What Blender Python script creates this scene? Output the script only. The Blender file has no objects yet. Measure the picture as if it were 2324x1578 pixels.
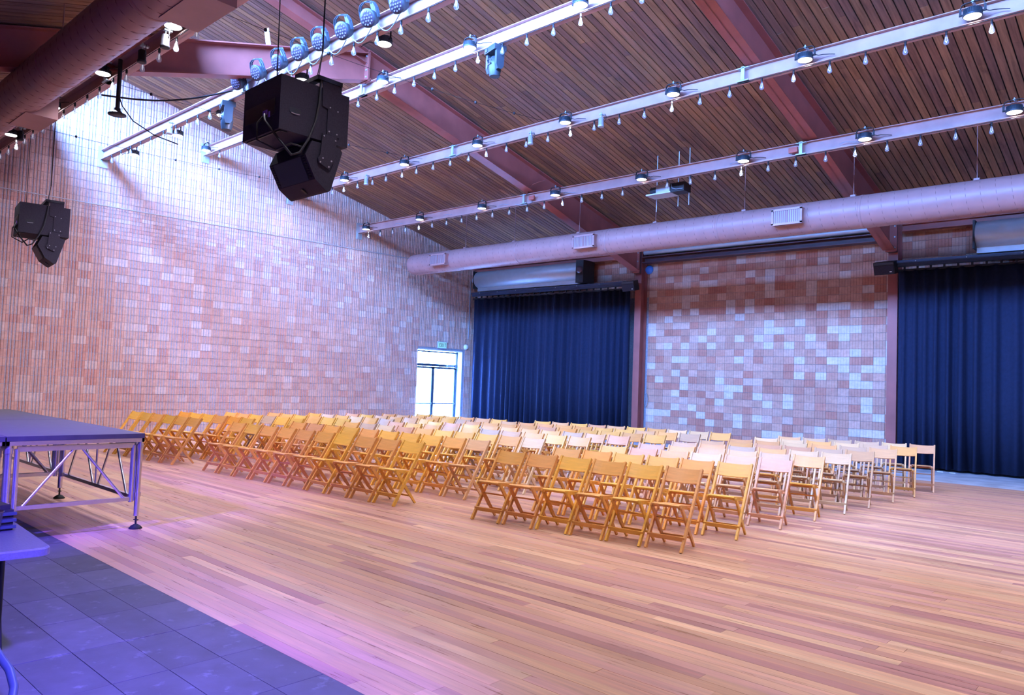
import bpy, math, random
import numpy as np
from mathutils import Vector, Matrix, Euler
random.seed(7)
RNG = np.random.default_rng(7)
PI = math.pi
S = bpy.context.scene
COL = S.collection

# ------------------------------------------------------------------ camera, world, exposure
F_PX, YAW, PITCH, ROLL, EYE = 1709.46, math.radians(42.479), math.radians(2.672), math.radians(2.143), 1.65
_f = Vector((-math.sin(YAW) * math.cos(PITCH), math.cos(YAW) * math.cos(PITCH), math.sin(PITCH)))
_r = Vector((math.cos(YAW), math.sin(YAW), 0))
_u = _r.cross(_f)
RV = _r * math.cos(ROLL) + _u * math.sin(ROLL)
UV = -_r * math.sin(ROLL) + _u * math.cos(ROLL)
FV = _f
CAMP = Vector((0, 0, EYE))
cd = bpy.data.cameras.new('camera'); cam = bpy.data.objects.new('camera', cd); COL.objects.link(cam)
cd.sensor_width = 36; cd.lens = 36 * F_PX / 2324; cd.clip_start = .05; cd.clip_end = 200
M = Matrix.Identity(4)
for i in range(3):
    M[i][0] = RV[i]; M[i][1] = UV[i]; M[i][2] = -FV[i]; M[i][3] = CAMP[i]
cam.matrix_world = M
S.camera = cam
S.view_settings.view_transform = 'Standard'; S.view_settings.look = 'None'
S.view_settings.gamma = 1; S.view_settings.use_curve_mapping = False
S.view_settings.exposure = 0.0
try:
    S.cycles.use_denoising = True
except Exception:
    pass

SKY = (0.17, 0.37, 1.0); SKY_STRENGTH = 146.0
LAMP_W = 37.0; LAMP_COL = (0.82, 0.83, 1.0)
w = bpy.data.worlds.new('daylight'); S.world = w; w.use_nodes = True
bg = w.node_tree.nodes['Background']; bg.inputs['Strength'].default_value = SKY_STRENGTH
_tc = w.node_tree.nodes.new('ShaderNodeTexCoord'); _sx = w.node_tree.nodes.new('ShaderNodeSeparateXYZ'); _cr = w.node_tree.nodes.new('ShaderNodeValToRGB')
w.node_tree.links.new(_tc.outputs['Generated'], _sx.inputs[0]); w.node_tree.links.new(_sx.outputs['Z'], _cr.inputs['Fac']); w.node_tree.links.new(_cr.outputs['Color'], bg.inputs['Color'])
_cr.color_ramp.elements[0].position = 0.0; _cr.color_ramp.elements[0].color = (.020, .022, .026, 1)     # dark land below the horizon
_cr.color_ramp.elements[1].position = 0.02; _cr.color_ramp.elements[1].color = (*SKY, 1)              # even blue sky above it

def portal(name, loc, rot, sx, sy):
    l = bpy.data.lights.new(name, 'AREA'); l.shape = 'RECTANGLE'; l.size = sx; l.size_y = sy
    l.cycles.is_portal = True
    o = bpy.data.objects.new(name, l); COL.objects.link(o); o.location = loc; o.rotation_euler = rot
CLY = 5.4                                                    # clerestory plane
portal('clerestory_portal', (-8.5, CLY - .12, 8.3), (PI / 2, 0, 0), 24.5, 1.75)   # light enters towards +Y
portal('door_portal', (-20.5, 18.18, 1.35), (0, -PI / 2, 0), 2.6, 2.0)

def spot(name, loc, aim, watts, col, ang, blend=.4, size=.12):
    l = bpy.data.lights.new(name, 'SPOT'); l.energy = watts; l.color = col; l.spot_size = math.radians(ang); l.spot_blend = blend
    l.shadow_soft_size = size
    o = bpy.data.objects.new(name, l); COL.objects.link(o); o.location = loc
    o.rotation_euler = (Vector(aim) - Vector(loc)).to_track_quat('-Z', 'Y').to_euler()
BLUE = (0.12, 0.07, 1.0)
spot('blue_stage_wash', (1.6, .6, 5.4), (-4.9, .3, 0), 14000, BLUE, 44, .9)
spot('blue_stage_wash_far', (-6.5, -2.0, 4.4), (-9.0, 1.6, .9), 11000, BLUE, 44, .9)
spot('blue_floor_wash', (1.4, -.6, 4.9), (-3.2, 1.5, 0), 12000, (.17, .15, 1.0), 30, 1.0)
spot('end_wall_wash', (-10.4, 7.7, 6.5), (-20.1, 9.2, 2.0), 4300, (.66, .62, 1.0), 84, 1.0)

# ------------------------------------------------------------------ shape of the hall
XW, XE, YB, YS = -20.1, 4.0, -6.5, 19.96                    # end wall, far right wall, rear wall, side wall
def zc(y): return 7.72 - .222 * (y - 12.43)                  # underside of the main roof boards
def zl(y): return 8.37 - .2915 * (9.1 - y)                   # underside of the lower roof boards
def project(p):
    q = Vector(p) - CAMP; d = q.dot(FV)
    if d < .1: return None
    return (1162 + F_PX * q.dot(RV) / d, 789 - F_PX * q.dot(UV) / d, d)
def inframe(p, m=40):
    q = project(p)
    return q is not None and -m < q[0] < 2324 + m and -m < q[1] < 1578 + m

# ------------------------------------------------------------------ materials
def mat(name):
    m = bpy.data.materials.new(name); m.use_nodes = True
    return m, m.node_tree.nodes, m.node_tree.links, m.node_tree.nodes['Principled BSDF']
def plain(name, col, rough=.5, metal=0., emit=None, es=0., noise=0., nscale=6., bump=0., spec=.5):
    m, N, L, b = mat(name)
    b.inputs['Base Color'].default_value = (*col, 1); b.inputs['Roughness'].default_value = rough
    b.inputs['Metallic'].default_value = metal; b.inputs['Specular IOR Level'].default_value = spec
    if emit:
        b.inputs['Emission Color'].default_value = (*emit, 1); b.inputs['Emission Strength'].default_value = es
    if noise or bump:
        g = N.new('ShaderNodeNewGeometry'); n = N.new('ShaderNodeTexNoise'); n.inputs['Scale'].default_value = nscale
        n.inputs['Detail'].default_value = 5; L.new(g.outputs['Position'], n.inputs['Vector'])
        if noise:
            r = N.new('ShaderNodeMapRange'); r.inputs['From Min'].default_value = .3; r.inputs['From Max'].default_value = .7
            r.inputs['To Min'].default_value = 1 - noise; r.inputs['To Max'].default_value = 1 + noise
            L.new(n.outputs['Fac'], r.inputs['Value'])
            x = N.new('ShaderNodeVectorMath'); x.operation = 'SCALE'; x.inputs[0].default_value = col
            L.new(r.outputs['Result'], x.inputs['Scale']); L.new(x.outputs['Vector'], b.inputs['Base Color'])
        if bump:
            bp = N.new('ShaderNodeBump'); bp.inputs['Strength'].default_value = bump; bp.inputs['Distance'].default_value = .01
            L.new(n.outputs['Fac'], bp.inputs['Height']); L.new(bp.outputs['Normal'], b.inputs['Normal'])
    return m
def tinted(name, rough, grain=(1, 1, 1), gamt=.2, spot_amt=0., rough_var=0., coord='Position', bump=.0, spec=.5, spot_scale=3.0, spot_col=(.3, .25, .25)):
    """colour = object colour x 'tint' attribute x grain noise"""
    m, N, L, b = mat(name)
    oi = N.new('ShaderNodeObjectInfo'); at = N.new('ShaderNodeAttribute'); at.attribute_name = 'tint'
    mx = N.new('ShaderNodeVectorMath'); mx.operation = 'MULTIPLY'
    L.new(oi.outputs['Color'], mx.inputs[0]); L.new(at.outputs['Color'], mx.inputs[1])
    if coord == 'Position':
        g = N.new('ShaderNodeNewGeometry'); src = g.outputs['Position']
    else:
        g = N.new('ShaderNodeTexCoord'); src = g.outputs['Object']
    mp = N.new('ShaderNodeMapping'); mp.inputs['Scale'].default_value = grain; L.new(src, mp.inputs['Vector'])
    n = N.new('ShaderNodeTexNoise'); n.inputs['Scale'].default_value = 1; n.inputs['Detail'].default_value = 6; n.inputs['Roughness'].default_value = .6
    L.new(mp.outputs['Vector'], n.inputs['Vector'])
    r = N.new('ShaderNodeMapRange'); r.inputs['From Min'].default_value = .28; r.inputs['From Max'].default_value = .72
    r.inputs['To Min'].default_value = 1 - gamt; r.inputs['To Max'].default_value = 1 + gamt
    L.new(n.outputs['Fac'], r.inputs['Value'])
    x = N.new('ShaderNodeVectorMath'); x.operation = 'SCALE'; L.new(mx.outputs['Vector'], x.inputs[0]); L.new(r.outputs['Result'], x.inputs['Scale'])
    out = x.outputs['Vector']
    if spot_amt:
        n2 = N.new('ShaderNodeTexNoise'); n2.inputs['Scale'].default_value = spot_scale; n2.inputs['Detail'].default_value = 7; n2.inputs['Roughness'].default_value = .65
        mp2 = N.new('ShaderNodeMapping'); mp2.inputs['Scale'].default_value = tuple(v ** .4 for v in grain); L.new(src, mp2.inputs['Vector']); L.new(mp2.outputs['Vector'], n2.inputs['Vector'])
        r2 = N.new('ShaderNodeMapRange'); r2.inputs['From Min'].default_value = .58; r2.inputs['From Max'].default_value = .72
        r2.inputs['To Max'].default_value = spot_amt; L.new(n2.outputs['Fac'], r2.inputs['Value'])
        mm = N.new('ShaderNodeMix'); mm.data_type = 'RGBA'; L.new(r2.outputs['Result'], mm.inputs['Factor']); L.new(out, mm.inputs['A']); mm.inputs['B'].default_value = (*spot_col, 1)
        out = mm.outputs['Result']
    L.new(out, b.inputs['Base Color'])
    b.inputs['Roughness'].default_value = rough; b.inputs['Specular IOR Level'].default_value = spec
    if rough_var:
        r3 = N.new('ShaderNodeMapRange'); r3.inputs['From Min'].default_value = .3; r3.inputs['From Max'].default_value = .7
        r3.inputs['To Min'].default_value = rough - rough_var; r3.inputs['To Max'].default_value = rough + rough_var
        L.new(n.outputs['Fac'], r3.inputs['Value']); L.new(r3.outputs['Result'], b.inputs['Roughness'])
    if bump:
        bp = N.new('ShaderNodeBump'); bp.inputs['Strength'].default_value = bump; bp.inputs['Distance'].default_value = .004
        L.new(n.outputs['Fac'], bp.inputs['Height']); L.new(bp.outputs['Normal'], b.inputs['Normal'])
    return m
def glassy(name, tint, gloss, diffuse=0., dcol=(1, 1, 1)):
    m = bpy.data.materials.new(name); m.use_nodes = True; N = m.node_tree.nodes; L = m.node_tree.links; N.clear()
    o = N.new('ShaderNodeOutputMaterial'); t = N.new('ShaderNodeBsdfTransparent'); t.inputs['Color'].default_value = (*tint, 1)
    g = N.new('ShaderNodeBsdfGlossy'); g.inputs['Roughness'].default_value = .05
    a = N.new('ShaderNodeMixShader'); a.inputs['Fac'].default_value = gloss
    L.new(t.outputs[0], a.inputs[1]); L.new(g.outputs[0], a.inputs[2]); last = a
    if diffuse:
        d = N.new('ShaderNodeBsdfTranslucent'); d.inputs['Color'].default_value = (*dcol, 1)
        d2 = N.new('ShaderNodeBsdfDiffuse'); d2.inputs['Color'].default_value = (*dcol, 1)
        dm = N.new('ShaderNodeMixShader'); L.new(d.outputs[0], dm.inputs[1]); L.new(d2.outputs[0], dm.inputs[2])
        c = N.new('ShaderNodeMixShader'); c.inputs['Fac'].default_value = diffuse
        L.new(a.outputs[0], c.inputs[1]); L.new(dm.outputs[0], c.inputs[2]); last = c
    L.new(last.outputs[0], o.inputs['Surface'])
    return m

MT = dict(
    tile=tinted('fluted_clay_tile', .62, (9, 9, 14), .14, .0, bump=.2, spec=.35),
    mortar=plain('grey_mortar', (.34, .36, .42), .9, noise=.2, nscale=30),
    wood_floor=tinted('worn_strip_flooring', .36, (1.3, 26, 26), .26, .45, rough_var=.12, spec=.5, spot_scale=1.3, spot_col=(.34, .2, .17)),
    slate=tinted('grey_slate_tile', .55, (5, 5, 5), .22, .35, bump=.25, spot_scale=4, spot_col=(.32, .32, .36)),
    roof_board=tinted('brown_roof_board', .7, (22, 1.2, 1.2), .38, .5, spec=.3, spot_scale=1.1, spot_col=(.045, .03, .028)),
    chair=tinted('varnished_chair_wood', .36, (3, 26, 26), .13, .0, coord='Object', spec=.5),
    dark=plain('black_gap', (.012, .011, .012), .95),
    concrete=plain('grey_concrete', (.36, .37, .40), .75, noise=.25, nscale=2.5),
    plaster=plain('dim_brown_wall', (.20, .13, .11), .8, noise=.1, nscale=2),
    redsteel=plain('oxide_red_painted_steel', (.36, .105, .085), .45, noise=.14, nscale=2.2),
    beamsteel=plain('pinkish_painted_steel', (.56, .34, .31), .42, noise=.12, nscale=3),
    darksteel=plain('dark_maroon_steel', (.10, .045, .055), .5, noise=.15, nscale=3),
    duct=plain('dusty_pink_duct_paint', (.38, .20, .185), .42, noise=.06, nscale=4),
    ductdark=plain('duct_seam', (.25, .12, .115), .5),
    grille=plain('grey_grille', (.40, .36, .38), .5, metal=.2),
    galv=plain('galvanised_sheet', (.50, .54, .57), .48, metal=.45, noise=.05, nscale=5),
    zinc=plain('zinc_bracket', (.50, .62, .66), .45, metal=.4),
    alu=plain('brushed_aluminium', (.70, .68, .72), .26, metal=.9, noise=.05, nscale=30),
    lampgrey=plain('grey_cast_lamp_housing', (.055, .075, .095), .45, metal=.3),
    parblue=plain('slate_blue_lamp_can', (.05, .07, .09), .5),
    black=plain('black_paint', (.014, .013, .017), .5, noise=.1, nscale=20),
    blackbox=plain('black_speaker_coating', (.040, .034, .048), .8, noise=.15, nscale=60, spec=.2),
    speakergrille=plain('dark_grey_speaker_grille', (.035, .045, .065), .5),
    rubber=plain('black_rubber', (.015, .015, .016), .8),
    cable=plain('dark_cable', (.02, .018, .02), .6),
    palecable=plain('pale_blue_cable', (.35, .40, .48), .6),
    lens=plain('lit_lamp_lens', (1, 1, 1), .3, emit=(.92, .93, 1.0), es=9.0),
    ledface=plain('frosted_diode_lens', (.11, .085, .12), .3, noise=.3, nscale=60),
    diode=plain('pale_diode', (.34, .28, .38), .2),
    bulb=glassy('clear_bulb_glass', (.93, .96, 1.0),   .16, .22, (.86, .92, 1.0)),
    filament=plain('filament_glow', (1, .9, .8), .4, emit=(.9, .95, 1.0), es=.7),
    glass=glassy('clear_pane', (.96, .98, 1.0), .07),
    doorframe=plain('dark_blue_grey_door_metal', (.05, .085, .12), .4, metal=.3),
    curtain=plain('navy_stage_curtain', (.013, .019, .048), .9, noise=.12, nscale=14, spec=.2),
    deck=plain('grey_stage_deck', (.075, .07, .09), .45, noise=.12, nscale=9),
    whiteplate=plain('white_plate', (.8, .82, .85), .5),
    signgreen=plain('pale_green_sign_face', (.42, .72, .55), .4, emit=(.4, .85, .6), es=.35),
    signletter=plain('dark_sign_letter', (.05, .10, .08), .5),
    white=plain('white_plastic', (.75, .78, .80), .4),
    redbox=plain('red_junction_box', (.62, .16, .12), .5),
    bellblue=plain('blue_bell', (.06, .22, .62), .35),
    violet=plain('violet_connector', (.25, .12, .75), .4),
    pale=plain('pale_tape', (.72, .72, .78), .6),
    cup=glassy('clear_plastic_cup', (.93, .90, .92), .22),
    water=plain('amber_rim', (.65, .40, .30), .3),
    ground=plain('pale_paving', (.5, .5, .5), .9),
)

# ------------------------------------------------------------------ mesh helpers
class MB:
    def __init__(s): s.v = []; s.f = []; s.sm = []; s.t = []
    def add(s, vs, fs, smooth=False, tint=None):
        b = len(s.v); s.v += [tuple(p) for p in vs]
        for f in fs: s.f.append(tuple(b + i for i in f)); s.sm.append(smooth)
        s.t += [tint or (1, 1, 1)] * len(vs)
        return s
    def box(s, a, b, tint=None):
        (x0, y0, z0), (x1, y1, z1) = a, b
        vs = [(x0, y0, z0), (x1, y0, z0), (x1, y1, z0), (x0, y1, z0), (x0, y0, z1), (x1, y0, z1), (x1, y1, z1), (x0, y1, z1)]
        return s.add(vs, [(0, 3, 2, 1), (4, 5, 6, 7), (0, 1, 5, 4), (1, 2, 6, 5), (2, 3, 7, 6), (3, 0, 4, 7)], tint=tint)
    def bar(s, p, q, wx, wy, up=(0, 0, 1), tint=None):
        """rectangular bar from p to q, wx across, wy along 'up'"""
        p, q = Vector(p), Vector(q); d = (q - p).normalized(); u = Vector(up)
        if abs(d.dot(u)) > .98: u = Vector((0, 1, 0))
        a = d.cross(u).normalized() * wx / 2; b = a.cross(d).normalized() * wy / 2
        vs = [p - a - b, p + a - b, p + a + b, p - a + b, q - a - b, q + a - b, q + a + b, q - a + b]
        return s.add(vs, [(0, 3, 2, 1), (4, 5, 6, 7), (0, 1, 5, 4), (1, 2, 6, 5), (2, 3, 7, 6), (3, 0, 4, 7)], tint=tint)
    def cyl(s, p, q, r, n=12, r2=None, caps=True):
        p, q = Vector(p), Vector(q); d = (q - p).normalized(); r2 = r if r2 is None else r2
        u = Vector((0, 0, 1)) if abs(d.z) < .95 else Vector((1, 0, 0))
        a = d.cross(u).normalized(); b = a.cross(d)
        ring = [(math.cos(2 * PI * i / n), math.sin(2 * PI * i / n)) for i in range(n)]
        vs = [p + (a * c + b * e) * r for c, e in ring] + [q + (a * c + b * e) * r2 for c, e in ring]
        s.add(vs, [(i, i + n, (i + 1) % n + n, (i + 1) % n) for i in range(n)], True)
        if caps:
            s.add(vs[:n], [tuple(range(n))]); s.add(vs[n:], [tuple(range(n - 1, -1, -1))])
        return s
    def tube(s, pts, r, n=8, caps=True):
        pts = [Vector(p) for p in pts]; base = len(s.v); vs = []
        up = Vector((0, 0, 1)); prev = None
        for i, p in enumerate(pts):
            d = (pts[min(i + 1, len(pts) - 1)] - pts[max(i - 1, 0)]).normalized()
            if prev is None:
                u = up if abs(d.z) < .9 else Vector((1, 0, 0)); a = d.cross(u).normalized()
            else:
                a = (prev - d * prev.dot(d)).normalized()
            prev = a; b = d.cross(a)
            vs += [p + (a * math.cos(2 * PI * k / n) + b * math.sin(2 * PI * k / n)) * r for k in range(n)]
        fs = [(i * n + k, i * n + (k + 1) % n, (i + 1) * n + (k + 1) % n, (i + 1) * n + k) for i in range(len(pts) - 1) for k in range(n)]
        s.add(vs, fs, True)
        if caps:
            s.add(vs[:n], [tuple(range(n - 1, -1, -1))]); s.add(vs[-n:], [tuple(range(n))])
        return s
    def lathe(s, prof, n=16, c=(0, 0, 0), axis='z'):
        """prof: list of (radius, height)"""
        vs = []
        for r, h in prof:
            for k in range(n):
                x, y = r * math.cos(2 * PI * k / n), r * math.sin(2 * PI * k / n)
                p = (x, y, h) if axis == 'z' else ((h, x, y) if axis == 'x' else (x, h, -y))
                vs.append((c[0] + p[0], c[1] + p[1], c[2] + p[2]))
        fs = [(i * n + k, i * n + (k + 1) % n, (i + 1) * n + (k + 1) % n, (i + 1) * n + k) for i in range(len(prof) - 1) for k in range(n)]
        s.add(vs, fs, True)
        if prof[0][0] > 1e-4: s.add(vs[:n], [tuple(range(n - 1, -1, -1))])
        if prof[-1][0] > 1e-4: s.add(vs[-n:], [tuple(range(n))])
        return s
    def prism(s, poly, a, b, plane='yz'):
        """polygon extruded from a to b along the remaining axis"""
        def P(u, v, w): return (w, u, v) if plane == 'yz' else ((u, w, v) if plane == 'xz' else (u, v, w))
        n = len(poly); vs = [P(u, v, a) for u, v in poly] + [P(u, v, b) for u, v in poly]
        return s.add(vs, [tuple(range(n - 1, -1, -1)), tuple(range(n, 2 * n))] + [(i, (i + 1) % n, (i + 1) % n + n, i + n) for i in range(n)])
    def mesh(s, name, m):
        me = bpy.data.meshes.new(name); me.from_pydata(s.v, [], s.f); me.materials.append(m)
        me.polygons.foreach_set('use_smooth', s.sm)
        a = me.attributes.new('tint', 'FLOAT_COLOR', 'POINT')
        t = np.ones((len(s.v), 4), dtype=np.float32); t[:, :3] = np.array(s.t, dtype=np.float32).reshape(-1, 3)
        a.data.foreach_set('color', t.ravel())
        me.update(); return me
    def obj(s, name, m, parent=None, loc=None):
        o = bpy.data.objects.new(name, s.mesh(name, m)); COL.objects.link(o)
        if parent: o.parent = parent
        if loc: o.location = loc
        return o
def tag(o, label=None, cat=None, group=None, kind=None):
    if label: o['label'] = label
    if cat: o['category'] = cat
    if group: o['group'] = group
    if kind: o['kind'] = kind
    return o
def empty(name, loc=(0, 0, 0), rot=(0, 0, 0), parent=None):
    o = bpy.data.objects.new(name, None); COL.objects.link(o); o.location = loc; o.rotation_euler = rot; o.empty_display_size = .2
    if parent: o.parent = parent
    return o
def inst(name, me, parent=None, loc=(0, 0, 0), color=None, rot=None, scale=None):
    o = bpy.data.objects.new(name, me); COL.objects.link(o); o.location = loc
    if parent: o.parent = parent
    if color: o.color = (*color, 1)
    if rot: o.rotation_euler = rot
    if scale: o.scale = scale
    return o
def copy_tree(o, parent=None):
    c = o.copy(); COL.objects.link(c)
    if parent: c.parent = parent
    for ch in list(o.children): copy_tree(ch, c)
    return c
def setcol(o, c):
    o.color = (*c, 1)
    for ch in o.children: setcol(ch, c)
ORD = ['first', 'second', 'third', 'fourth', 'fifth', 'sixth', 'seventh', 'eighth', 'ninth', 'tenth', 'eleventh', 'twelfth', 'thirteenth',
       'fourteenth', 'fifteenth', 'sixteenth', 'seventeenth', 'eighteenth', 'nineteenth', 'twentieth', 'twenty-first', 'twenty-second',
       'twenty-third', 'twenty-fourth', 'twenty-fifth', 'twenty-sixth', 'twenty-seventh', 'twenty-eighth', 'twenty-ninth', 'thirtieth',
       'thirty-first', 'thirty-second', 'thirty-third', 'thirty-fourth']
def mix(a, b, t): return tuple(x + (y - x) * t for x, y in zip(a, b))

# ------------------------------------------------------------------ floor
fl = MB().box((XW - .3, YB, -.25), (XE, YS + .05, -.03)).box((XW, 16.85, -.03), (XE, YS, -.004)).obj('floor', MT['concrete'])
tag(fl, kind='structure', label='hall floor: strip wood, slate tiles and a concrete margin')
FY0, FY1 = 2.48, 16.85
PW = .095
boards = []
FT = [(.51, .28, .18), (.56, .31, .19), (.44, .22, .155), (.59, .355, .215), (.47, .24, .195), (.38, .175, .15), (.53, .285, .20), (.49, .26, .16)]
y = FY0
while y < FY1 - .01:
    x = XW + random.uniform(-2.2, 0)
    while x < XE:
        l = random.uniform(1.1, 3.6); a, b = max(x, XW), min(x + l, XE)
        if b - a > .05: boards.append((a, b, y, min(y + PW, FY1)))
        x += l
    y += PW
def shown(p00, p11, z):
    """rough area in pixels of a floor rectangle"""
    (x0, y0), (x1, y1) = p00, p11
    q = [project(p) for p in ((x0, y0, z), (x1, y0, z), (x1, y1, z), (x0, y1, z))]
    if any(k is None for k in q): return 0
    c = project(((x0 + x1) / 2, (y0 + y1) / 2, z))
    if not (-20 < c[0] < 2344 and -20 < c[1] < 1598): return 0
    return abs(sum(q[i][0] * q[(i + 1) % 4][1] - q[(i + 1) % 4][0] * q[i][1] for i in range(4))) / 2
sc = sorted(range(len(boards)), key=lambda i: -shown((boards[i][0], boards[i][2]), (boards[i][1], boards[i][3]), 0))
near = set(sc[:300])
unit = MB().box((0, 0, -1), (1, 1, 0)).mesh('floor_plank', MT['wood_floor'])
far = MB()
for i, (a, b, y0, y1) in enumerate(boards):
    c = random.choice(FT); k = random.uniform(.88, 1.12); c = tuple(v * k for v in c)
    if i in near:
        inst('floor_plank', unit, fl, (a, y0, random.uniform(-.0006, .0004)), c, scale=(b - a - .0015, y1 - y0 - .0015, .03))
    else:
        far.box((a, y0, -.03), (b - .0015, y1 - .0015, random.uniform(-.0006, .0004)), tint=c)
tag(far.obj('far_floor_planks', MT['wood_floor'], fl), kind='stuff')
# slate tiles in front of the stage
TX, TY = .61, .295
sl = []
for i in range(-22, 8):
    for j in range(1, 32):
        sl.append((-4.2 + i * TX, FY0 - j * TY))
sc = sorted(range(len(sl)), key=lambda i: -shown(sl[i], (sl[i][0] + TX, sl[i][1] + TY), 0))
nearS = set(sc[:180])
us = MB().box((.002, .002, -.03), (TX - .002, TY - .002, 0)).mesh('slate_tile', MT['slate'])
farS = MB()
for i, (x, y) in enumerate(sl):
    k = random.uniform(.8, 1.25); c = (.066 * k, .062 * k, .078 * k)
    if x + TX > XE or x < XW or y < YB: continue
    if i in nearS: inst('slate_tile', us, fl, (x, y, random.uniform(-.001, .0006)), c)
    else: farS.box((x + .002, y + .002, -.03), (x + TX - .002, y + TY - .002, 0), tint=c)
tag(farS.obj('far_slate_tiles', MT['slate'], fl), kind='stuff')

# ------------------------------------------------------------------ fluted clay tile walls
def tile_section(w, d, ribs=4, g=.034):
    """cross section of a fluted tile: (along, depth), front at depth 0"""
    p = [(0, -.03), (0, 0)]
    for i in range(1, ribs):
        c = w * i / ribs; p += [(c - g / 2, 0), (c, -d), (c + g / 2, 0)]
    return p + [(w, 0), (w, -.03)]
def tile_mb(sec, h, mb, org, ax, nrm, tint=None):
    n = len(sec); vs = []
    for z in (0, h):
        for u, d in sec:
            vs.append((org[0] + ax[0] * u + nrm[0] * d, org[1] + ax[1] * u + nrm[1] * d, org[2] + z))
    flip = (ax[0] * nrm[1] - ax[1] * nrm[0]) > 0
    fs = [(i + 1, i, i + n, i + 1 + n) if flip else (i, i + 1, i + 1 + n, i + n) for i in range(n - 1)]
    fs += [tuple(range(n)), tuple(range(2 * n - 1, n - 1, -1))]
    mb.add(vs, fs, tint=tint)
TW = .2855
TC = [(.58, .31, .22), (.54, .27, .19), (.60, .35, .26), (.52, .25, .175), (.62, .40, .31), (.57, .32, .235), (.60, .34, .25), (.55, .29, .205)]
def tile_colour(seed_patch=0.):
    r = random.random()
    if r < .12 + seed_patch: c = random.choice([(.50, .20, .135), (.52, .22, .15)])
    elif r > .92: c = (.68, .52, .44)
    else: c = random.choice(TC)
    k = random.uniform(.92, 1.08)
    return tuple(v * k for v in c)
def courses(ztop):
    z, out = 0., []
    while z < ztop:
        h = .1 if 4.79 < z < 5.58 else .2
        out.append((z, h)); z += h
    return out
DY0, DY1, DZ = 17.11, 19.24, 2.70                              # door opening
tiles = []                                                    # (origin, height, kind)
ny = int((YS - YB) / TW) + 1
for i in range(ny):
    y = YS - (i + 1) * TW
    if y < 2.0: break
    top = max(zc(y) if y > CLY else zl(y + TW), zc(y + TW) if y + TW > CLY else 0) + .02
    for z, h in courses(top):
        if z > top: break
        if y + TW > DY0 + .02 and y < DY1 - .02 and z < DZ - .05: continue
        tiles.append((y, z, min(h, top - z + .02)))
def tshow(t):
    y, z, h = t
    c = project((XW, y + TW / 2, z + h / 2))
    if c is None or not (0 < c[0] < 2324 and 0 < c[1] < 1578): return 0
    if c[0] < 420 and c[1] > 945: return 0
    a, b = project((XW, y, z)), project((XW, y + TW, z + h))
    return abs((a[0] - b[0]) * (a[1] - b[1]))
# end wall: mortar slab with the door opening, one tile object per piece for the largest ones
wl = MB()
for a, b in (((XW - .35, YB, -.05), (XW - .02, DY0, 9.6)), ((XW - .35, DY1, -.05), (XW - .02, YS + .4, 9.6)), ((XW - .35, DY0, DZ), (XW - .02, DY1, 9.6))):
    wl.box(a, b)
wall_left = wl.obj('wall_left', MT['mortar']); tag(wall_left, kind='structure', label='end wall of fluted clay tiles with a glazed door')
sec = tile_section(TW - .006, .032, g=.046)
idx = sorted(range(len(tiles)), key=lambda i: -tshow(tiles[i]))
nearT = set(idx[:300])
tm = {}
for h in (.2, .1):
    q = MB(); tile_mb(sec, h - .006, q, (0, 0, 0), (0, 1), (1, 0)); tm[h] = q.mesh('clay_tile', MT['tile'])
farT = MB()
for i, (y, z, h) in enumerate(tiles):
    c = tile_colour(.06 if h < .15 else 0); dx = random.uniform(-.003, .003)
    c = mix(c, (.66, .45, .37), .34)
    if z > 5.5: c = mix(c, (.66, .46, .38), .45)
    if i in nearT and h in tm:
        inst('clay_tile', tm[h], wall_left, (XW + dx, y + .0035, z + .003), c)
    elif y > 3:
        tile_mb(sec, h - .006, farT, (XW + dx, y + .0035, z + .003), (0, 1), (1, 0), c)
tag(farT.obj('small_clay_tiles', MT['tile'], wall_left), kind='stuff')
# side wall
SX0, SX1 = XW, XE
wb = MB().box((XW - .3, YS + .02, -.05), (XE, YS + .4, 6.4))
wall_back = wb.obj('wall_back', MT['mortar']); tag(wall_back, kind='structure', label='long side wall of fluted clay tiles between steel columns')
tiles = []
ZP = 5.5
nx = int((XE - XW) / TW)
for i in range(nx):
    x = -12.60 + (i - 27) * TW
    if x < XW or x + TW > XE: continue
    z = 0.
    panel = -12.7 < x < -5.7
    while z < 5.7:
        if panel or z > 4.35: tiles.append((x, z))
        z += .202
def tshow2(t):
    x, z = t
    if not (-12.65 < x < -5.95) or z < .4 or z > 5.4: return 0
    a, b = project((x, YS, z)), project((x + TW, YS, z + .2))
    return abs((a[0] - b[0]) * (a[1] - b[1]))
idx = sorted(range(len(tiles)), key=lambda i: -tshow2(tiles[i]))
nearT = set(idx[:300])
sec2 = tile_section(TW - .007, .007, g=.018)
q = MB(); tile_mb(sec2, .196, q, (0, 0, 0), (1, 0), (0, -1)); pm = q.mesh('clay_tile', MT['tile'])
farT = MB()
for i, (x, z) in enumerate(tiles):
    c = tile_colour(.08); dy = random.uniform(-.002, .002)
    if random.random() < .10: c = (.66, .52, .45)
    if i in nearT: inst('clay_tile', pm, wall_back, (x + .0035, YS + dy, z + .003), c)
    else: tile_mb(sec2, .196, farT, (x + .0035, YS + dy, z + .003), (1, 0), (0, -1), c)
tag(farT.obj('small_clay_tiles', MT['tile'], wall_back), kind='stuff')
# walls outside the picture that close the hall
for nm, a, b in (('wall_right', (XE, YB, -.05), (XE + .3, YS + .4, 9.6)), ('wall_front', (XW, YB - .3, -.05), (XE, YB, 4.2))):
    tag(MB().box(a, b).obj(nm, MT['plaster']), kind='structure', label=nm.replace('_', ' of the hall at its ') + ' side')

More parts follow.
